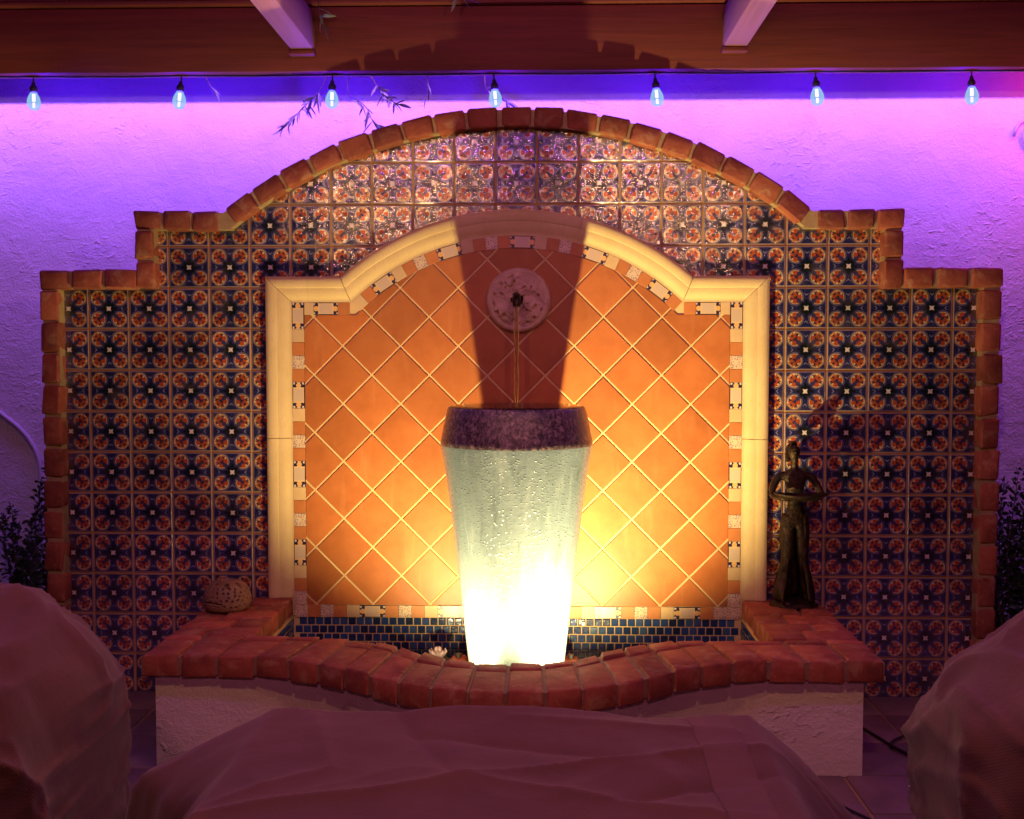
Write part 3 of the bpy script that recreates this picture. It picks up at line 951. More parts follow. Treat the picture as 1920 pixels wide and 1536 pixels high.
# stone plaque with bronze spout, and the falling water
pq = empty('water_spout_plaque', (.009, -.0135, 1.528), 'round carved stone plaque with a bronze water spout inside the niche', 'plaque')
NR, NA_ = 46, 160
v = []; f = []
def relief(r, a):
    """swirling acanthus leaves in a raised round rim"""
    q = r / .124
    h = .030 * math.sqrt(max(0, 1 - max(0, (q - .86) / .14) ** 2)) if q > .86 else .030
    if q < .86:
        sw = a * 4 + 5.2 * q
        lobe = .5 + .5 * math.cos(sw)
        h += .017 * lobe ** .7 * math.sin(PI * min(1, q / .86)) * (1 - .25 * q)
        curl = math.cos(a * 4 + 5.2 * q + 1.7); h += .004 * max(0, math.cos(13 * q * 2 + a * 8)) * max(0, curl)
        dx, dz = r * math.cos(a), r * math.sin(a)
        nn = noise.noise(Vector((dx * 60, dz * 60, 3.3)))
        nn2 = noise.noise(Vector((dx * 130, dz * 130, 7.7)))
        h += .0050 * nn + .003 * nn2
        if nn > .22 and .25 < q < .8: h -= .020 * min(1, (nn - .22) * 5)
        h -= .006 * max(0, (q - .72) / .14)
    return h
for i in range(NR + 1):
    r = .124 * i / NR
    for k in range(NA_):
        a = 2 * PI * k / NA_
        v.append((r * math.cos(a), -relief(r, a), r * math.sin(a)))
for k in range(NA_):
    a = 2 * PI * k / NA_; v.append((.124 * math.cos(a), .001, .124 * math.sin(a)))
for i in range(NR + 1):
    for k in range(NA_):
        k2 = (k + 1) % NA_
        f.append([i * NA_ + k, i * NA_ + k2, (i + 1) * NA_ + k2, (i + 1) * NA_ + k])
G().add(v, f).build('carved_disc', M['plaque_stone'], pq, smooth=True, fix=True)
g = G()
g.tube(smooth_path([(-.005, .0, .004), (-.005, -.06, .006), (-.005, -.088, .002), (-.005, -.100, -.012), (-.005, -.102, -.026)], 5), [.017] * 14 + [.0165, .016, .0155, .015, .0145, .014, .0145], 20, cap=False)
g.tube([(-.005, -.030, .004), (-.005, -.040, .004)], .024, 20)
g.build('spout', M['dark_bronze'], pq, smooth=True, fix=True)
st = []; rd = []
for k in range(15):
    tt = k / 14
    st.append((.004 + .0008 * math.sin(k * 1.3), -.1155 - .012 * math.sqrt(tt), 1.503 - tt * (1.503 - 1.146))); rd.append(.0098 - .0024 * math.sqrt(tt) + .0011 * math.sin(k * 2.1) + .0008 * math.sin(k * 5.3))
tag(G().tube(st, rd, 14).build('water_stream', M['stream_water'], smooth=True), 'thin clear stream of water falling from the spout into the vase', 'water stream')

# submerged lamps in the pool
def pool_lamp(x, y, tx, ty, tz, power, label):
    e_ = empty('pool_lamp', (x, y, .056), label, 'lamp', 'lamps in the pool')
    d = (Vector((tx, ty, tz)) - Vector((x, y, .15))).normalized()
    q = d.to_track_quat('Z', 'Y')
    mt = q.to_matrix()
    def put(g_): g_.v = [tuple(mt @ Vector(p) + Vector((0, 0, .095))) for p in g_.v]; return g_
    put(G().lathe([(.020, -.045), (.032, -.040), (.036, 0), (.039, .030), (.041, .032), (.041, .036), (.037, .036), (.035, .028)], 24, cap1=False)).build('housing', M['black_plastic'], e_, smooth=True)
    put(G().lathe([(.034, .0285), (.02, .031), (.001, .032)], 24, cap0=False)).build('lens', M['lens_glow'], e_, smooth=True)
    G().tube([(0, 0, .004), (0, 0, .07)], .009, 10).add(*(lambda b: (b.v, b.f))(G().lathe([(.04, 0), (.04, .008), (.034, .011)], 20))).build('stand', M['black_plastic'], e_)
    L = spot('pool_light', (x + d.x * .05, y + d.y * .05, .151 + d.z * .05), (tx, ty, tz), (1.0, .75, .32), power, 122, 1.0, .012)
    return e_
pool_lamp(VX - .280, -.745, VX - .12, -.08, 1.25, 160, 'black underwater lamp left of the glazed vase')
pool_lamp(VX + .264, -.755, VX + .12, -.08, 1.2, 275, 'black underwater lamp right of the glazed vase')
# pump housings flanking the vase foot
for x, lab in ((-.205, 'brown pump block behind the vase foot on the left'), (.205, 'brown pump block behind the vase foot on the right')):
    e_ = empty('pump_block', (x, -.255, .052), lab, 'pump', 'pump blocks beside the vase foot')
    me = hexa_mesh('casing', box_corners(.055, .07, .165), M['brick'], .006, .002, rng)
    mobj('casing', me, e_, (0, 0, .0825))
    mobj('outlet', G().tube([(0, 0, .16), (0, 0, .178)], .012, 14).mesh('outlet', M['black_plastic']), e_)

# lotus flower on a pad
lo = empty('lotus_flower', (-.285, -.20, ZW), 'pale pink floating lotus flower in the pool left of the vase', 'flower')
v = []; f = []
def petal(L, W):
    g_ = G(); n_ = 6; v_ = []; f_ = []
    for i in range(n_ + 1):
        u = i / n_; w = W * math.sin(PI * (u * .86 + .08)) ** .8 * (1 - u ** 6)
        for c_ in (-1, -.5, 0, .5, 1):
            v_.append((c_ * w, L * u, .010 * c_ * c_ + .020 * u * u))
    for i in range(n_):
        for c_ in range(4): f_.append([i * 5 + c_, i * 5 + c_ + 1, (i + 1) * 5 + c_ + 1, (i + 1) * 5 + c_])
    return g_.add(v_, f_).mesh('petal', M['lotus_petal'], True)
for n_, L, el, dz in ((9, .046, 22, .004), (8, .040, 45, .008), (6, .032, 66, .012)):
    pmsh = petal(L, .0135)
    for k in range(n_):
        mobj('petal', pmsh, lo, (0, 0, dz), Matrix.Rotation(2 * PI * k / n_ + el, 3, 'Z').to_4x4().to_3x3().to_euler() if False else (Matrix.Rotation(2 * PI * k / n_ + el, 3, 'Z') @ Matrix.Rotation(R(el), 3, 'X')).to_euler())
g = G(); pts = []
for k in range(25):
    a = R(15) + R(330) * k / 24; rr_ = .062 + .004 * math.sin(a * 5); pts.append((rr_ * math.cos(a), rr_ * math.sin(a), .003 + .002 * math.sin(a * 3)))
g.add([(0, 0, .0015)] + pts + [(p[0] * .98, p[1] * .98, -.001) for p in pts], [[0, i + 1, i + 2] for i in range(24)] + [[1 + i, 26 + i, 27 + i, 2 + i] for i in range(24)])
tag(g.build('lily_pad', M['lily_pad'], None, (-.225, -.19, ZW), (0, 0, 1.9)), 'dark green lily pad floating between lotus flower and vase', 'lily pad')

# ================================================================== STRING LIGHTS
def bulb(x, y, z, fil, glass, col, power, label, group, tilt=0):
    """drop cord, socket and pear-shaped glass hanging from (x, y, z)"""
    e_ = empty('string_light_bulb', (x, y, z), label, 'light bulb', group)
    e_.rotation_euler = (0, R(tilt), 0)
    G().tube([(0, 0, 0), (.001, 0, -.012), (0, 0, -.024)], .0032, 8).build('drop_cord', M['black_plastic'], e_)
    G().lathe([(.005, -.020), (.0065, -.024), (.0080, -.032), (.0135, -.040), (.0150, -.046), (.0150, -.058), (.0125, -.060)], 20).build('socket', M['black_plastic'], e_, smooth=True)
    G().lathe([(.0120, -.0605), (.0150, -.066), (.0205, -.077), (.0245, -.090), (.0255, -.100), (.0240, -.110), (.0195, -.1195), (.0120, -.1260), (.0010, -.1285)], 28, cap0=False).build('glass', M[glass], e_, smooth=True)
    g_ = G().tube([(0, 0, -.066), (0, 0, -.094)], .0062, 10); g_.tube([(0, 0, -.100), (0, 0, -.118)], .0045, 10)
    g_.build('filament', M[fil], e_)
    d = bpy.data.lights.new('bulb_light', 'POINT'); d.color = col; d.energy = power; d.shadow_soft_size = .012
    o = bpy.data.objects.new('bulb_light', d); link(o, e_); o.location = (0, 0, -.095)
    return e_
BZ = 2.402
names = ['blue glass bulb hanging at the far left end of the beam', 'blue glass bulb second from the left, above the left brick shoulder', 'blue glass bulb with olive leaves touching it',
         'blue glass bulb hanging over the top of the brick arch', 'blue glass bulb hanging right of the arch top', 'blue glass bulb second from the right, above the right brick shoulder', 'blue glass bulb at the right end beside the pink glow']
BX = [-1.885, -1.303, -.714, -.09, .529, 1.141, 1.733]
for x, lab in zip(BX, names):
    bulb(x, .084, BZ, 'blue_filament', 'blue_glass', (.055, .004, 1.0), BLUE_W, lab, 'blue bulbs along the beam', rng.uniform(-7, 7))
bulb(2.33, .084, BZ, 'pink_filament', 'pink_glass', (1.0, .03, .42), BLUE_W * 1.2, 'pink glass bulb beyond the right end of the blue bulbs', 'blue bulbs along the beam')
kx = [-2.6] + BX + [2.33, 2.8]; pts = []
for p, q in zip(kx[:-1], kx[1:]):
    sag = rng.uniform(.001, .004)
    pts += [(p + (q - p) * u / 8, .084, BZ + .001 - sag * 4 * (u / 8) * (1 - u / 8)) for u in range(8)]
pts.append((kx[-1], .084, BZ))
tag(G().tube(pts, .0035, 6).build('string_light_cable', M['black_plastic']), 'thin black light cable stapled under the pergola beam', 'cable')
for k, (x, y, z) in enumerate(VIOLET_ROW):
    bulb(x, y, z + .095, 'violet_filament', 'violet_glass', (.60, .10, .85), VIOLET_W, 'rose violet bulb of the string nearer the camera, ' + ('first from the left', 'second from the left', 'third from the left', 'in the middle', 'third from the right', 'second from the right', 'first from the right')[k], 'rose violet bulbs above the rafters')
tag(G().tube([(-2.6, -1.9, 2.837)] + [(p[0], p[1], 2.837) for p in VIOLET_ROW] + [(2.6, -1.9, 2.837)], .0035, 6).build('string_light_cable', M['black_plastic']), 'thin black light cable nearer the camera', 'cable')
# warm pendant lamps hanging from the rafters
for k, (x, y, z) in enumerate(PENDANTS):
    e_ = empty('pendant_lamp', (x, y, z + .20), 'small warm pendant lamp under the ' + ('left', 'right') + ' rafter' if False else 'small warm pendant lamp under the %s rafter' % ('left', 'right')[k], 'lamp', 'pendant lamps under the rafters')
    G().tube([(0, 0, -.12), (0, 0, -.155)], .004, 8).build('cord', M['black_plastic'], e_)
    G().lathe([(.012, -.150), (.020, -.155), (.024, -.175), (.022, -.178)], 20).build('socket', M['iron'], e_, smooth=True)
    G().lathe([(.018, -.1785), (.030, -.195), (.032, -.21), (.024, -.232), (.001, -.240)], 24, cap0=False).build('globe', M['warm_glass'], e_, smooth=True)
    d = bpy.data.lights.new('pendant_light', 'POINT'); d.color = (1.0, .45, .22); d.energy = PENDANT_W; d.shadow_soft_size = .03
    o = bpy.data.objects.new('pendant_light', d); link(o, e_); o.location = (0, 0, -.208)
# stand for the added rose fill light, unseen behind the camera
e_ = empty('rose_fill_stand', (ROSE[0], ROSE[1], 0), 'added rose coloured floodlight on a pole behind the camera', 'fill_light')
G().tube([(0, -.12, 0), (0, -.12, 2.3)], .02, 12).build('pole', M['iron'], e_)
G().lathe([(.03, -.10), (.07, -.09), (.10, -.02), (.10, -.015), (.09, -.02)], 24, cap1=False).build('lamp_head', M['iron'], e_, (0, 0, 2.3), (R(75), 0, 0))

# ================================================================== THINGS ON THE LEDGE
# pierced pottery lantern
pl = empty('pottery_lantern', (-1.065, -.215, ZL + .001), 'squat round pierced clay lantern on the left ledge', 'lantern')
NH, NV = 300, 84
prof_ = [(.070, 0), (.080, .006), (.086, .020), (.0875, .036), (.0860, .052), (.081, .070), (.072, .086), (.058, .098), (.040, .1055), (.030, .107)]
pp = smooth_path([(a_, 0, b_) for a_, b_ in prof_], 10)
holes = []
for rowz, nh_, off in ((.024, 26, 0), (.044, 26, .5), (.058, 25, 0), (.072, 23, .5), (.085, 20, .2)):
    for k in range(nh_):
        if rng.random() < .12: continue
        holes.append(((k + off) / nh_ * 2 * PI + rng.uniform(-.05, .05), rowz + rng.uniform(-.004, .004), .0042, 1))
for k in range(8): holes.append((k / 8 * 2 * PI + .25, .0965, .0068, 1.3))
v = []; f = []
for p in pp:
    for k in range(NH):
        a = 2 * PI * k / NH; rr_ = p.x; zz_ = p.z; dep = 0
        for (ha, hz_, hr, hs) in holes:
            if abs(zz_ - hz_) > hr * 1.5: continue
            da = (a - ha + PI) % (2 * PI) - PI
            if abs(da) > .25: continue
            dq = math.hypot(da * rr_ / hs, zz_ - hz_)
            if dq < hr: dep = max(dep, min(1, (1 - dq / hr) * 3))
        # mouth slit towards the viewer's left
        da = (a - R(238) + PI) % (2 * PI) - PI
        if abs(da) < .62:
            sl = abs(zz_ - (.0335 + .004 * math.cos(da * 2.5)))
            if sl < .0035: dep = max(dep, 1 - sl / .0035)
        if zz_ > .104: dep = 0
        rr2 = rr_ - .022 * dep
        v.append((rr2 * math.cos(a), rr2 * math.sin(a), zz_ - .004 * dep * (zz_ > .09)))
n_ = len(pp)
for i in range(n_ - 1):
    for k in range(NH):
        k2 = (k + 1) % NH; f.append([i * NH + k, i * NH + k2, (i + 1) * NH + k2, (i + 1) * NH + k])
G().add(v, f).build('body', M['pottery'], pl, smooth=True)
G().lathe([(.0300, .107), (.0285, .1095), (.0265, .108), (.0255, .09)], 40, cap0=False, cap1=True).build('mouth_ring', M['pottery'], pl, smooth=True)

# bronze figurine
sx_, sy_ = 1.045, -.105
fg = empty('bronze_figurine', (sx_, sy_, ZL + .001), 'dark bronze figurine of a woman holding a wide dish on the right ledge', 'figurine')
def skin_mesh(name, joints, edges, radii, mat, root=0, sub=2):
    me = bpy.data.meshes.new(name); me.from_pydata([Vector(j) for j in joints], edges, [])
    o = bpy.data.objects.new(name, me); COL.objects.link(o)
    sk = o.modifiers.new('skin', 'SKIN'); sk.use_smooth_shade = True; sk.branch_smoothing = .4
    for i, r_ in enumerate(radii):
        sv = me.skin_vertices[0].data[i]; sv.radius = r_ if isinstance(r_, tuple) else (r_, r_); sv.use_root = (i == root)
    ss = o.modifiers.new('sub', 'SUBSURF'); ss.levels = sub; ss.render_levels = sub
    bpy.context.view_layer.update()
    ev = o.evaluated_get(bpy.context.evaluated_depsgraph_get())
    nm = bpy.data.meshes.new_from_object(ev); nm.name = name
    bpy.data.objects.remove(o); bpy.data.meshes.remove(me)
    nm.materials.clear(); nm.materials.append(mat)
    nm.polygons.foreach_set('use_smooth', [True] * len(nm.polygons))
    return nm
J = [(0, 0, .330), (0, -.002, .385), (-.002, -.006, .435), (-.004, -.004, .478), (-.006, -.006, .520), (-.008, -.012, .548), (-.010, -.016, .580), (-.010, -.012, .606),
     (.030, -.002, .492), (.056, 0, .490), (.078, -.010, .455), (.092, -.030, .420), (.066, -.078, .416), (.046, -.092, .418),
     (-.038, -.002, .492), (-.064, 0, .488), (-.085, -.010, .452), (-.094, -.030, .418), (-.066, -.078, .414), (-.046, -.092, .416),
     (.022, .002, .310), (.026, -.012, .215), (.030, -.002, .150), (.036, .010, .085), (.046, .004, .030), (.048, -.022, .016),
     (-.024, .002, .310), (-.028, -.016, .210), (-.030, -.002, .145), (-.036, .006, .080), (-.042, 0, .030), (-.044, -.026, .016)]
Ed = [(0, 1), (1, 2), (2, 3), (3, 4), (4, 5), (5, 6), (6, 7), (4, 8) if False else (3, 8), (8, 9), (9, 10), (10, 11), (11, 12), (12, 13), (3, 14), (14, 15), (15, 16), (16, 17), (17, 18), (18, 19),
      (0, 20), (20, 21), (21, 22), (22, 23), (23, 24), (24, 25), (0, 26), (26, 27), (27, 28), (28, 29), (29, 30), (30, 31)]
Rd = [(.040, .030), (.031, .024), (.037, .028), (.040, .026), (.014, .013), (.014, .014), (.0255, .028), (.019, .022),
      .020, .018, .0145, .0125, .0105, .009, .020, .018, .0145, .0125, .0105, .009,
      .030, .024, .018, .016, .012, .010, .030, .024, .018, .016, .012, .010]
mobj('body', skin_mesh('body', J, Ed, Rd, M['bronze']), fg)
# hair bun and locks
hg = skin_mesh('hair', [(-.010, 0, .602), (-.010, .016, .604), (-.012, .030, .590), (-.020, .016, .575), (-.028, .002, .560), (-.034, -.004, .540)], [(0, 1), (1, 2), (1, 3), (3, 4), (4, 5)], [.027, .025, .018, .018, .013, .006], M['bronze'])
mobj('hair', hg, fg)
# face: nose, brow, chin
fc = G()
fc.tube([(-.010, -.0415, .588), (-.010, -.046, .580), (-.010, -.0435, .574)], [.0025, .0042, .0025], 8)
fc.tube([(-.022, -.039, .590), (-.010, -.0435, .5915), (.002, -.039, .590)], [.002, .003, .002], 8)
fc.tube([(-.016, -.0405, .566), (-.010, -.043, .5655), (-.004, -.0405, .566)], [.0018, .0028, .0018], 8)
fc.build('face', M['bronze'], fg, smooth=True)
# five fingers on each hand, curled round the rim of the dish
fgm = G()
for s_ in (-1, 1):
    hx, hy, hz_ = s_ * .046, -.092, .417
    for q, (dx, ln) in enumerate(((-.010, .017), (-.0035, .021), (.003, .020), (.0095, .015))):
        b_ = Vector((hx + dx, hy - .004, hz_ - .002))
        fgm.tube([b_, b_ + Vector((0, -ln * .5, -.006)), b_ + Vector((0, -ln * .7, .004)), b_ + Vector((0, -ln * .55, .010))], [.0032, .003, .0028, .0022], 6)
    b_ = Vector((hx - s_ * .008, hy + .004, hz_)); fgm.tube([b_, b_ + Vector((-s_ * .009, -.006, .006)), b_ + Vector((-s_ * .012, -.012, .010))], [.0036, .0032, .0024], 6)
fgm.build('fingers', M['bronze'], fg, smooth=True)
# drapery: skirt folds hanging open in front between the legs
dr = G(); v = []; f = []; nu, nv_ = 54, 22
for i in range(nv_ + 1):
    u = i / nv_; z_ = .345 - u * .325
    for k in range(nu + 1):
        a = R(-52) + R(284) * k / nu          # open at the front
        fold = 1 + .10 * math.sin(a * 9 + u * 3) * (.3 + u) + .07 * math.sin(a * 17 + 1.3) * u
        rx = (.041 + .020 * u ** 1.8 + .006 * math.sin(u * 9)) * fold; ry = (.031 + .034 * u ** 1.8) * fold
        edge_ = min(k, nu - k) / nu
        rag = .010 * noise.noise(Vector((u * 6, a * 2, 1.0))) * (1 if edge_ < .15 else .3)
        v.append(((rx + rag) * math.cos(a), (ry + rag) * math.sin(a) + .004, z_ + .006 * math.sin(a * 6) * u))
for i in range(nv_):
    for k in range(nu): f.append([i * (nu + 1) + k, i * (nu + 1) + k + 1, (i + 1) * (nu + 1) + k + 1, (i + 1) * (nu + 1) + k])
o = dr.add(v, f).build('drapery', M['bronze'], fg, smooth=True)
sm = o.modifiers.new('thick', 'SOLIDIFY'); sm.thickness = .006
# dish: wide shallow shell with a pointed end
v = []; f = []; na = 40; prof2 = [(.0, -.012), (.35, -.012), (.7, -.007), (.92, .004), (1.0, .011), (1.0, .014), (.95, .012), (.7, .000), (.3, -.005), (.0, -.006)]
for (q, z_) in prof2:
    for k in range(na):
        a = 2 * PI * k / na
        px = math.cos(a) * .098 * (1 + (.10 if math.cos(a) > 0 else 0) * abs(math.cos(a)) ** 3); py = math.sin(a) * .046 * (1 - .35 * max(0, math.cos(a)) ** 2)
        v.append((px * q, -.088 + py * q, .420 + z_ + .004 * math.cos(a * 2) * q))
for i in range(len(prof2) - 1):
    for k in range(na): f.append([i * na + k, i * na + (k + 1) % na, (i + 1) * na + (k + 1) % na, (i + 1) * na + k])
G().add(v, f).build('dish', M['bronze'], fg, smooth=True)
# rocky foot
v = []; f = []; na = 36
for i in range(9):
    u = i / 8
    for k in range(na):
        a = 2 * PI * k / na; rr_ = (1 - u ** 2.2) ** .5 if u < 1 else .0
        w_ = 1 + .16 * noise.noise(Vector((math.cos(a) * 2, math.sin(a) * 2, u * 3)))
        v.append((.088 * rr_ * w_ * math.cos(a), .066 * rr_ * w_ * math.sin(a) - .004, .030 * u))
for i in range(8):
    for k in range(na): f.append([i * na + k, i * na + (k + 1) % na, (i + 1) * na + (k + 1) % na, (i + 1) * na + k])
f.append(list(range(na))[::-1])
G().add(v, f).build('base', M['bronze'], fg, smooth=True)

# ================================================================== COVERED FURNITURE
def fbm(p, o=4):
    s_ = 0; a_ = 1
    for _ in range(o): s_ += a_ * noise.noise(p); p = p * 2.03; a_ *= .5
    return s_
def ridged(p): return (1 - min(1, abs(noise.noise(p)) * 2.0)) ** 5
def crease(x, y, p, q, w):
    """height of a soft ridge along the segment p-q"""
    px, py = q[0] - p[0], q[1] - p[1]; L2 = px * px + py * py
    t_ = max(0, min(1, ((x - p[0]) * px + (y - p[1]) * py) / L2))
    d_ = math.hypot(x - p[0] - px * t_, y - p[1] - py * t_)
    return math.exp(-d_ / w) * (1 - .5 * abs(2 * t_ - 1) ** 4)
# table under a canvas cover
tb = empty('covered_table', (.05, -2.95, 0), 'patio table under a tan canvas cover in front of the basin', 'table')
TX0, TX1, TY0, TY1, TZ = -.385, .470, -3.60, -2.365, .700
nxp, nyp = 140, 190
ridges = [((.48, -2.55), (-.02, -2.70), .022, .010), ((-.02, -2.70), (-.40, -2.86), .022, .009), ((-.02, -2.70), (-.16, -2.36), .018, -.007), ((-.02, -2.70), (.45, -2.86), .022, .007),
          ((-.30, -2.40), (-.22, -2.66), .02, .006), ((-.22, -2.66), (-.36, -2.80), .02, .006), ((.05, -2.42), (.42, -2.48), .02, .006), ((-.12, -2.48), (.30, -2.62), .025, -.006), ((.2, -2.78), (.44, -2.66), .02, -.007)]
def top_z(x, y):
    z_ = TZ + .005 * fbm(Vector((x * 2.6, y * 2.6, 0)), 2) + .0022 * fbm(Vector((x * 12, y * 9, 5)), 2)
    for p, q, w_, h_ in ridges: z_ += 1.5 * h_ * crease(x, y, p, q, w_ * 1.05)
    z_ += .0045 * ridged(Vector((x * 3.2 + 2, y * 2.2, 3.0)))
    z_ += .010 * math.exp(-((x - .02) / .16) ** 2) * math.exp(-((y - TY1) / .05) ** 2) - .012 * math.exp(-((x - .27) / .09) ** 2) * math.exp(-((y - TY1) / .05) ** 2)
    return z_
v = []; f = []
for j in range(nyp + 1):
    for i in range(nxp + 1):
        x = TX0 + (TX1 - TX0) * i / nxp; y = TY0 + (TY1 - TY0) * j / nyp
        # rounded edges
        e_ = min(i, nxp - i) / nxp * (TX1 - TX0); e2 = min(j, nyp - j) / nyp * (TY1 - TY0); dd_ = min(e_, e2)
        v.append((x, y, top_z(x, y) - .009 * max(0, 1 - dd_ / .018) ** 2))
for j in range(nyp):
    for i in range(nxp): a = j * (nxp + 1) + i; f.append([a, a + 1, a + nxp + 2, a + nxp + 1])
# skirt round the edge: bulges over the chair arms beside the table, then hangs
per = [(i, 0) for i in range(nxp)] + [(nxp, j) for j in range(nyp)] + [(i, nyp) for i in range(nxp, 0, -1)] + [(0, j) for j in range(nyp, 0, -1)]
ring0 = [j * (nxp + 1) + i for i, j in per]
levels = 26; prev = ring0; base = len(v)
for l_ in range(1, levels + 1):
    u = l_ / levels; cur = []
    for q, (i, j) in enumerate(per):
        x, y, z_ = v[ring0[q]]
        cxn = (x - (TX0 + TX1) / 2) / ((TX1 - TX0) / 2); cyn = (y - (TY0 + TY1) / 2) / ((TY1 - TY0) / 2)
        nx_ = max(0, (abs(cxn) - .90) / .10) * math.copysign(1, cxn); ny_ = max(0, (abs(cyn) - .93) / .07) * math.copysign(1, cyn)
        L_ = math.hypot(nx_, ny_) or 1; nx_ /= L_; ny_ /= L_
        left = max(0, -nx_) ; right = max(0, nx_); yy = (y - TY1)
        bul = .035
        if left > 0: bul += left * (.175 * math.exp(-((yy + .05) / .16) ** 2) + .05 * math.exp(-((yy + .5) / .2) ** 2))
        if right > 0: bul += right * (.125 * math.exp(-((yy + .02) / .30) ** 2))
        sh_u = min(1, u / .28)
        out = bul * sh_u + .05 * max(0, u - .28)
        dz_ = (.10 * sh_u ** 1.15 if left > 0 else .15 * sh_u ** 1.25) if u <= .28 else None
        zb_ = z_ - (.10 if left > 0 else .15)
        zz_ = z_ - dz_ if dz_ is not None else zb_ + (.02 - zb_) * ((u - .28) / .72)
        s_par = q * .036
        fold = (.012 + .020 * u) * math.sin(s_par * 6.1 + 2 * math.sin(s_par * 1.7)) * u + .016 * fbm(Vector((x * 5, y * 5, u * 4 + 9))) * min(1, u * 3) + .014 * ridged(Vector((x * 6 + y * 6, u * 3, 4.4))) * min(1, u * 3)
        cur.append(len(v)); v.append((x + nx_ * (out + fold), y + ny_ * (out * .5 + fold), zz_))
    m_ = len(per)
    for q in range(m_): f.append([prev[q], cur[q], cur[(q + 1) % m_], prev[(q + 1) % m_]])
    prev = cur
o = G().add([(x - .05, y + 2.95, z_) for x, y, z_ in v], f).build('cover', M['canvas'], tb, smooth=True, fix=True)
# sewn tape along the right edge and its stitching
for xa, xb in ((.352, .425),):
    v = []; f = []
    for j in range(121):
        y = TY0 + .01 + (TY1 - TY0 - .03) * j / 120
        for x in (xa, xa + .004, xb - .004, xb): v.append((x - .05, y + 2.95, top_z(x, y) + (.0012 if x in (xa, xb) else .0032)))
    for j in range(120):
        for c_ in range(3): f.append([j * 4 + c_, j * 4 + c_ + 1, j * 4 + c_ + 5, j * 4 + c_ + 4])
    G().add(v, f).build('seam_tape', M['canvas_tape'], tb, smooth=True)

def covered_chair(name_loc, prof_xz, ydep, label, seed, flip):
    """canvas cover over a lounge chair: prof_xz is its outline seen from the fountain axis, ydep its depth"""
    e_ = empty('covered_chair', name_loc, label, 'chair', 'chairs under canvas covers')
    P = smooth_path([(x, 0, z_) for x, z_ in prof_xz], 11)
    n1, n2 = len(P), 130; v = []; f = []
    cx = sum(p.x for p in P) / n1
    for j in range(n2 + 1):
        ph_ = PI / 2 * (-1 + 2 * j / n2); sn = math.sin(ph_)
        yy = ydep * math.copysign(abs(sn) ** .40, sn); sh = max(.02, math.cos(ph_)) ** .40
        for i, p in enumerate(P):
            x_ = cx + (p.x - cx) * (sh * .9 + .1 if p.z < .1 else sh); z_ = p.z * sh if p.z > .1 else p.z
            pn = Vector((x_ * 2.6 + seed, yy * 2.6, z_ * 2.6))
            # soft sag, crisp creases slanting down from the shoulder, gathers towards the hem
            fo = .018 * fbm(pn, 3)
            sl = Vector(((x_ * flip + z_ * .8) * 5.5 + seed, (z_ - x_ * flip * .5) * 1.7, yy * 3.0))
            fo += .022 * ridged(sl) + .012 * ridged(sl * 2.3 + Vector((3, 1, 7)))
            fo += .010 * ridged(Vector((x_ * 3 + seed, yy * 3, z_ * 14)))
            fo += .018 * math.sin(yy * 24 + x_ * 14 + seed) * max(0, (.5 - z_))
            nrm = Vector((x_ - cx, yy * 1.1, (z_ - .35))); nrm.normalize()
            v.append((x_ + fo * nrm.x, yy + fo * nrm.y, max(.012, z_ + fo * nrm.z)))
    for j in range(n2):
        for i in range(n1 - 1): a = j * n1 + i; f.append([a, a + 1, a + n1 + 1, a + n1])
    o = G().add(v, f).build('cover', M['canvas'], e_, smooth=True, fix=True)
    return e_
LX, LY = -1.12, -2.36
covered_chair((LX, LY, 0), [(0.383, .012), (0.388, .22), (0.395, .38), (0.403, 0.510), (0.402, 0.600), (0.392, 0.672), (0.368, 0.731), (0.325, 0.781), (0.259, 0.823), (0.184, 0.856), (0.075, 0.886), (-0.082, 0.920), (-.10, .955), (-.28, .95), (-.40, .90), (-.45, .78), (-.46, .5), (-.47, .25), (-.47, .012)], .34,
              'covered chair in the left foreground with rounded canvas shoulder', 1.3, 1)
RX_, RY_ = 1.24, -2.36
covered_chair((RX_, RY_, 0), [(.47, .012), (.47, .25), (.46, .5), (.45, .78), (.40, .90), (.26, .95), (.10, .945), (0.072, 0.965), (-0.063, 0.928), (-0.161, 0.885), (-0.291, 0.800), (-0.366, 0.740), (-0.412, 0.660), (-0.424, 0.533), (-0.405, .40), (-0.402, .22), (-0.397, .012)], .34,
              'covered chair in the right foreground with wrinkled canvas shoulder', 8.1, -1)

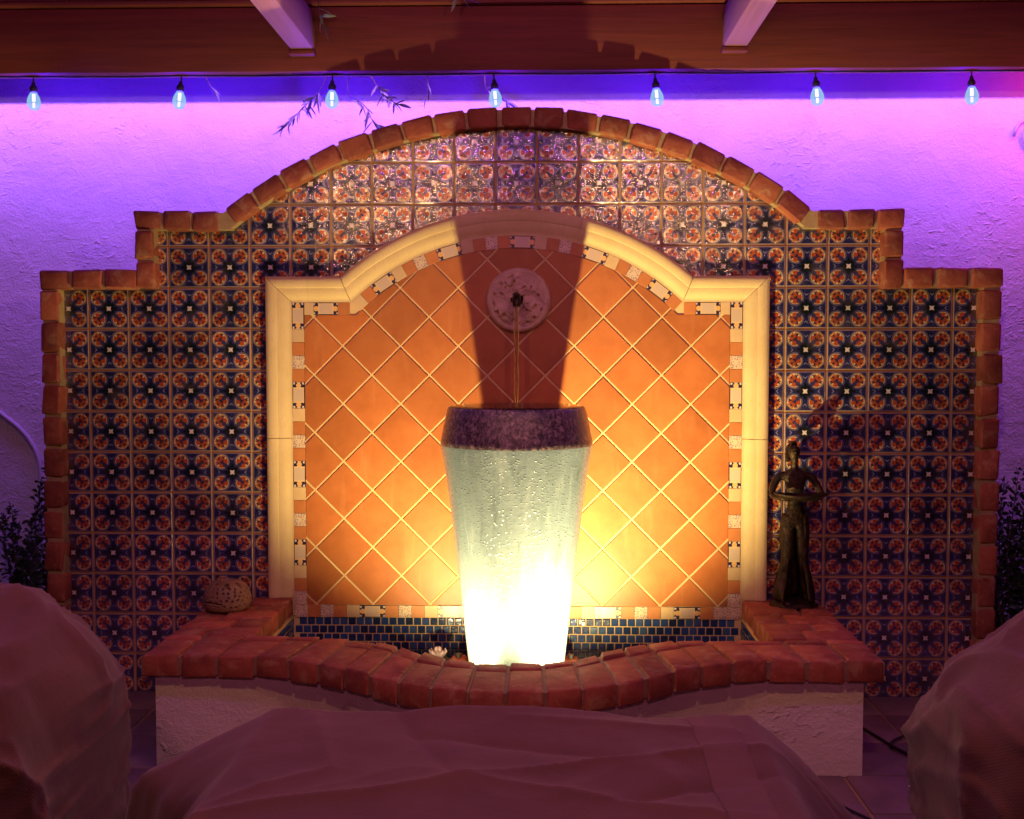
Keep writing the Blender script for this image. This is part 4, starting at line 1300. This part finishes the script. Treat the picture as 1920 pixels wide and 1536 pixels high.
# ================================================================== PLANTS AND SMALL THINGS
def leaf_mesh(name, L, W, mat, curl=.15):
    v = []; f = []
    n_ = 4
    for i in range(n_ + 1):
        u = i / n_; w = W * math.sin(PI * min(1, u * .92 + .06)) ** .9
        if i == n_: w = 0.0006
        v += [(-w, L * u, w * .5 + curl * L * u * u), (0, L * u, curl * L * u * u), (w, L * u, w * .5 + curl * L * u * u)]
    for i in range(n_):
        for c_ in range(2): f.append([i * 3 + c_, i * 3 + c_ + 1, i * 3 + c_ + 4, i * 3 + c_ + 3])
    return mk_mesh(name, v, f, mat, True)
def shrub(x, y, z, stems, label, seed):
    e_ = empty('boxwood_shrub', (x, y, z), label, 'shrub', 'shrubs beside the fountain wall')
    rg = random.Random(seed); sg = G(); lg = G()
    lm = leaf_mesh('tmp', .020, .0062, None); lv = [Vector(q.co) for q in lm.vertices]; lf = [list(p.vertices) for p in lm.polygons]
    for (dx, dy, hgt_, lean, leany) in stems:
        pts = [Vector((dx + lean * u * u + .012 * math.sin(u * 7 + dx * 9), dy + leany * u * u, hgt_ * u)) for u in [k / 10 for k in range(11)]]
        sg.tube(pts, [.006 * (1 - .8 * k / 10) for k in range(11)], 6)
        for k in range(int(hgt_ * 330)):
            u = .06 + .94 * rg.random(); p = pts[0].lerp(pts[-1], u); i0 = min(9, int(u * 10)); p = pts[i0].lerp(pts[i0 + 1], u * 10 - i0)
            side = Vector((rg.uniform(-1, 1), rg.uniform(-1, 1), rg.uniform(.05, .9))).normalized()
            spread = rg.random() * .045 * (1.15 - .8 * u)
            p = p + Vector((side.x, side.y, side.z * .5)) * spread
            qm = side.to_track_quat('Y', 'Z').to_matrix() @ Matrix.Rotation(rg.uniform(-1.5, 1.5), 3, 'Y')
            s_ = rg.uniform(.75, 1.3)
            lg.add([p + qm @ (c_ * s_) for c_ in lv], lf)
    bpy.data.meshes.remove(lm)
    sg.build('stem', M['bark'], e_, smooth=True)
    lg.build('foliage', M['box_leaf'], e_, smooth=True)
    tag(G().lathe([(.16, 0), (.14, .03), (.06, .05)], 20).build('soil_mound', M['soil'], e_))
    return e_
rg = random.Random(3)
LS = [(rg.uniform(-.10, .10), rg.uniform(-.07, .08), rg.uniform(.38, .66), rg.uniform(-.08, .08), rg.uniform(-.05, .05)) for _ in range(15)] + [(.085, 0, .86, -.015, 0), (.13, .02, .93, 0, 0), (.00, .02, .80, .035, 0), (-.14, 0, .48, -.10, 0), (-.16, -.02, .40, -.12, 0), (.12, -.02, .76, .0, .0), (-.05, .03, .70, -.04, 0)]
shrub(-1.99, .20, 0, LS, 'dark leafy shrub left of the brick column behind the covered chair', 5)
RS = [(rg.uniform(-.14, .12), rg.uniform(-.08, .08), rg.uniform(.45, .74), rg.uniform(-.06, .06), rg.uniform(-.05, .05)) for _ in range(20)] + [(.06, 0, .92, .01, 0), (.0, .02, .86, .01, 0), (-.05, 0, .82, 0, 0), (.11, .02, .90, 0, 0), (.04, .03, .95, .03, 0), (-.10, 0, .74, 0, 0), (.09, 0, .84, 0, 0)]
shrub(1.985, .20, 0, RS, 'dark leafy shrub right of the brick column behind the covered chair', 9)

# olive twigs hanging behind the beam
olm = [leaf_mesh('leaf', L, W, M['olive_leaf'], c_) for L, W, c_ in ((.052, .0058, .10), (.060, .0065, -.12), (.044, .0055, .25), (.068, .0060, .05))]
def twig(pts, nleaf, label, seed, side=1):
    rg_ = random.Random(seed)
    P = smooth_path(pts, 6); o_ = P[0].copy()
    e_ = empty('olive_twig', o_, label, 'twig', 'olive twigs at the pergola')
    G().tube([p - o_ for p in P], [.0026 * (1 - .7 * k / len(P)) for k in range(len(P))], 6).build('stem', M['bark'], e_, smooth=True)
    for k in range(nleaf):
        u = (.22 + .78 * (k + 1) / nleaf) * (len(P) - 1); i0 = min(len(P) - 2, int(u)); p = P[i0].lerp(P[i0 + 1], u - i0) - o_
        td = (P[i0 + 1] - P[i0]).normalized()
        dv = (td * rg_.uniform(.3, 1.0) + Vector((rg_.uniform(-1, 1), rg_.uniform(-.5, .4), rg_.uniform(-.9, .5)))).normalized()
        mobj('leaf', rg_.choice(olm), e_, p, (dv.to_track_quat('Y', 'Z').to_matrix() @ Matrix.Rotation(rg_.uniform(-1.2, 1.2), 3, 'Y')).to_euler(), [rg_.uniform(.8, 1.1)] * 3)
twig([(-.745, .16, 2.42), (-.79, .19, 2.36), (-.845, .20, 2.31), (-.90, .20, 2.255), (-.935, .19, 2.215)], 30, 'leafy olive twig drooping left of the bulb with leaves', 2)
twig([(-.585, .17, 2.425), (-.545, .18, 2.37), (-.515, .18, 2.335), (-.475, .18, 2.31)], 24, 'leafy olive twig hanging right of the bulb with leaves', 4)
twig([(-.66, .15, 2.425), (-.665, .16, 2.35), (-.60, .17, 2.30), (-.575, .17, 2.25), (-.545, .17, 2.215)], 15, 'longest sparse olive twig reaching down to the brick arch', 6)
twig([(-.13, .19, 2.43), (-.12, .20, 2.37), (-.05, .20, 2.33), (-.03, .2, 2.30)], 11, 'sparse olive twig beside the bulb over the arch top', 8)
twig([(-1.235, .15, 2.425), (-1.215, .16, 2.385), (-1.205, .16, 2.37)], 3, 'short olive sprig near the second bulb from the left', 11)
twig([(-.350, .15, 2.43), (-.352, .155, 2.385), (-.350, .16, 2.345)], 3, 'short drooping olive sprig over the left of the arch', 12)
twig([(-.745, -.03, 2.66), (-.735, -.045, 2.60), (-.722, -.05, 2.555)], 6, 'dark olive sprig in front of the beam beside the left rafter', 13)
twig([(-.235, -.03, 2.68), (-.215, -.05, 2.655), (-.185, -.055, 2.645)], 4, 'pale olive sprig at the top of the beam above the arch', 15)

# white pipe bending down the stucco wall
pth = smooth_path([(-4.1, WY - .014, 1.92), (-3.0, WY - .014, 1.50), (-2.35, WY - .014, 1.165), (-2.20, WY - .014, 1.070), (-2.10, WY - .014, .985), (-2.045, WY - .014, .885), (-2.035, WY - .014, .75), (-2.035, WY - .014, .35), (-2.035, WY - .014, .0)], 8)
tag(G().tube(pth, .0105, 12).build('drain_pipe', M['white_pipe'], smooth=True), 'thin white pipe bending down the stucco wall at the left edge', 'pipe')
# iron scroll on the wall at the right edge
sp = [(2.115 - .085 * math.cos(a_) * (1 - a_ / 14), WY - .012, 2.215 + .085 * math.sin(a_) * (1 - a_ / 14)) for a_ in [k * .35 for k in range(26)]]
ws = empty('wall_scroll', (2.115, WY - .012, 2.215), 'pale curled metal scroll on the stucco wall at the right edge', 'wall ornament')
G().tube([(p[0] - 2.115, 0, p[2] - 2.215) for p in sp], .006, 10).build('scroll', M['white_pipe'], ws, smooth=True)
G().tube([(.0, -.012, 0), (0, .012, 0)], .010, 10).build('wall_boss', M['white_pipe'], ws)
# cables on the paving at the right
cz_ = .009
tag(G().tube(smooth_path([(1.125, -.10, cz_), (1.22, -.35, cz_), (1.30, -.62, cz_), (1.42, -.80, cz_), (1.62, -.95, cz_)], 8), .005, 8).build('floor_cable', M['black_plastic'], smooth=True), 'dark cable running over the paving beside the right basin corner', 'cable')
tag(G().tube(smooth_path([(1.62, -.28, cz_), (1.40, -.42, cz_), (1.27, -.58, cz_ + .008), (1.40, -.72, cz_), (1.6, -.70, cz_)], 8), .004, 8).build('floor_cable', M['black_plastic'], smooth=True), 'dark cable looping back under the right covered chair', 'cable')
tag(G().tube(smooth_path([(.98, -1.08, cz_), (1.06, -1.20, cz_), (1.16, -1.22, cz_), (1.35, -1.17, cz_)], 8), .004, 8).build('floor_cable', M['black_plastic'], smooth=True), 'dark cable on the paving between table and right chair', 'cable')
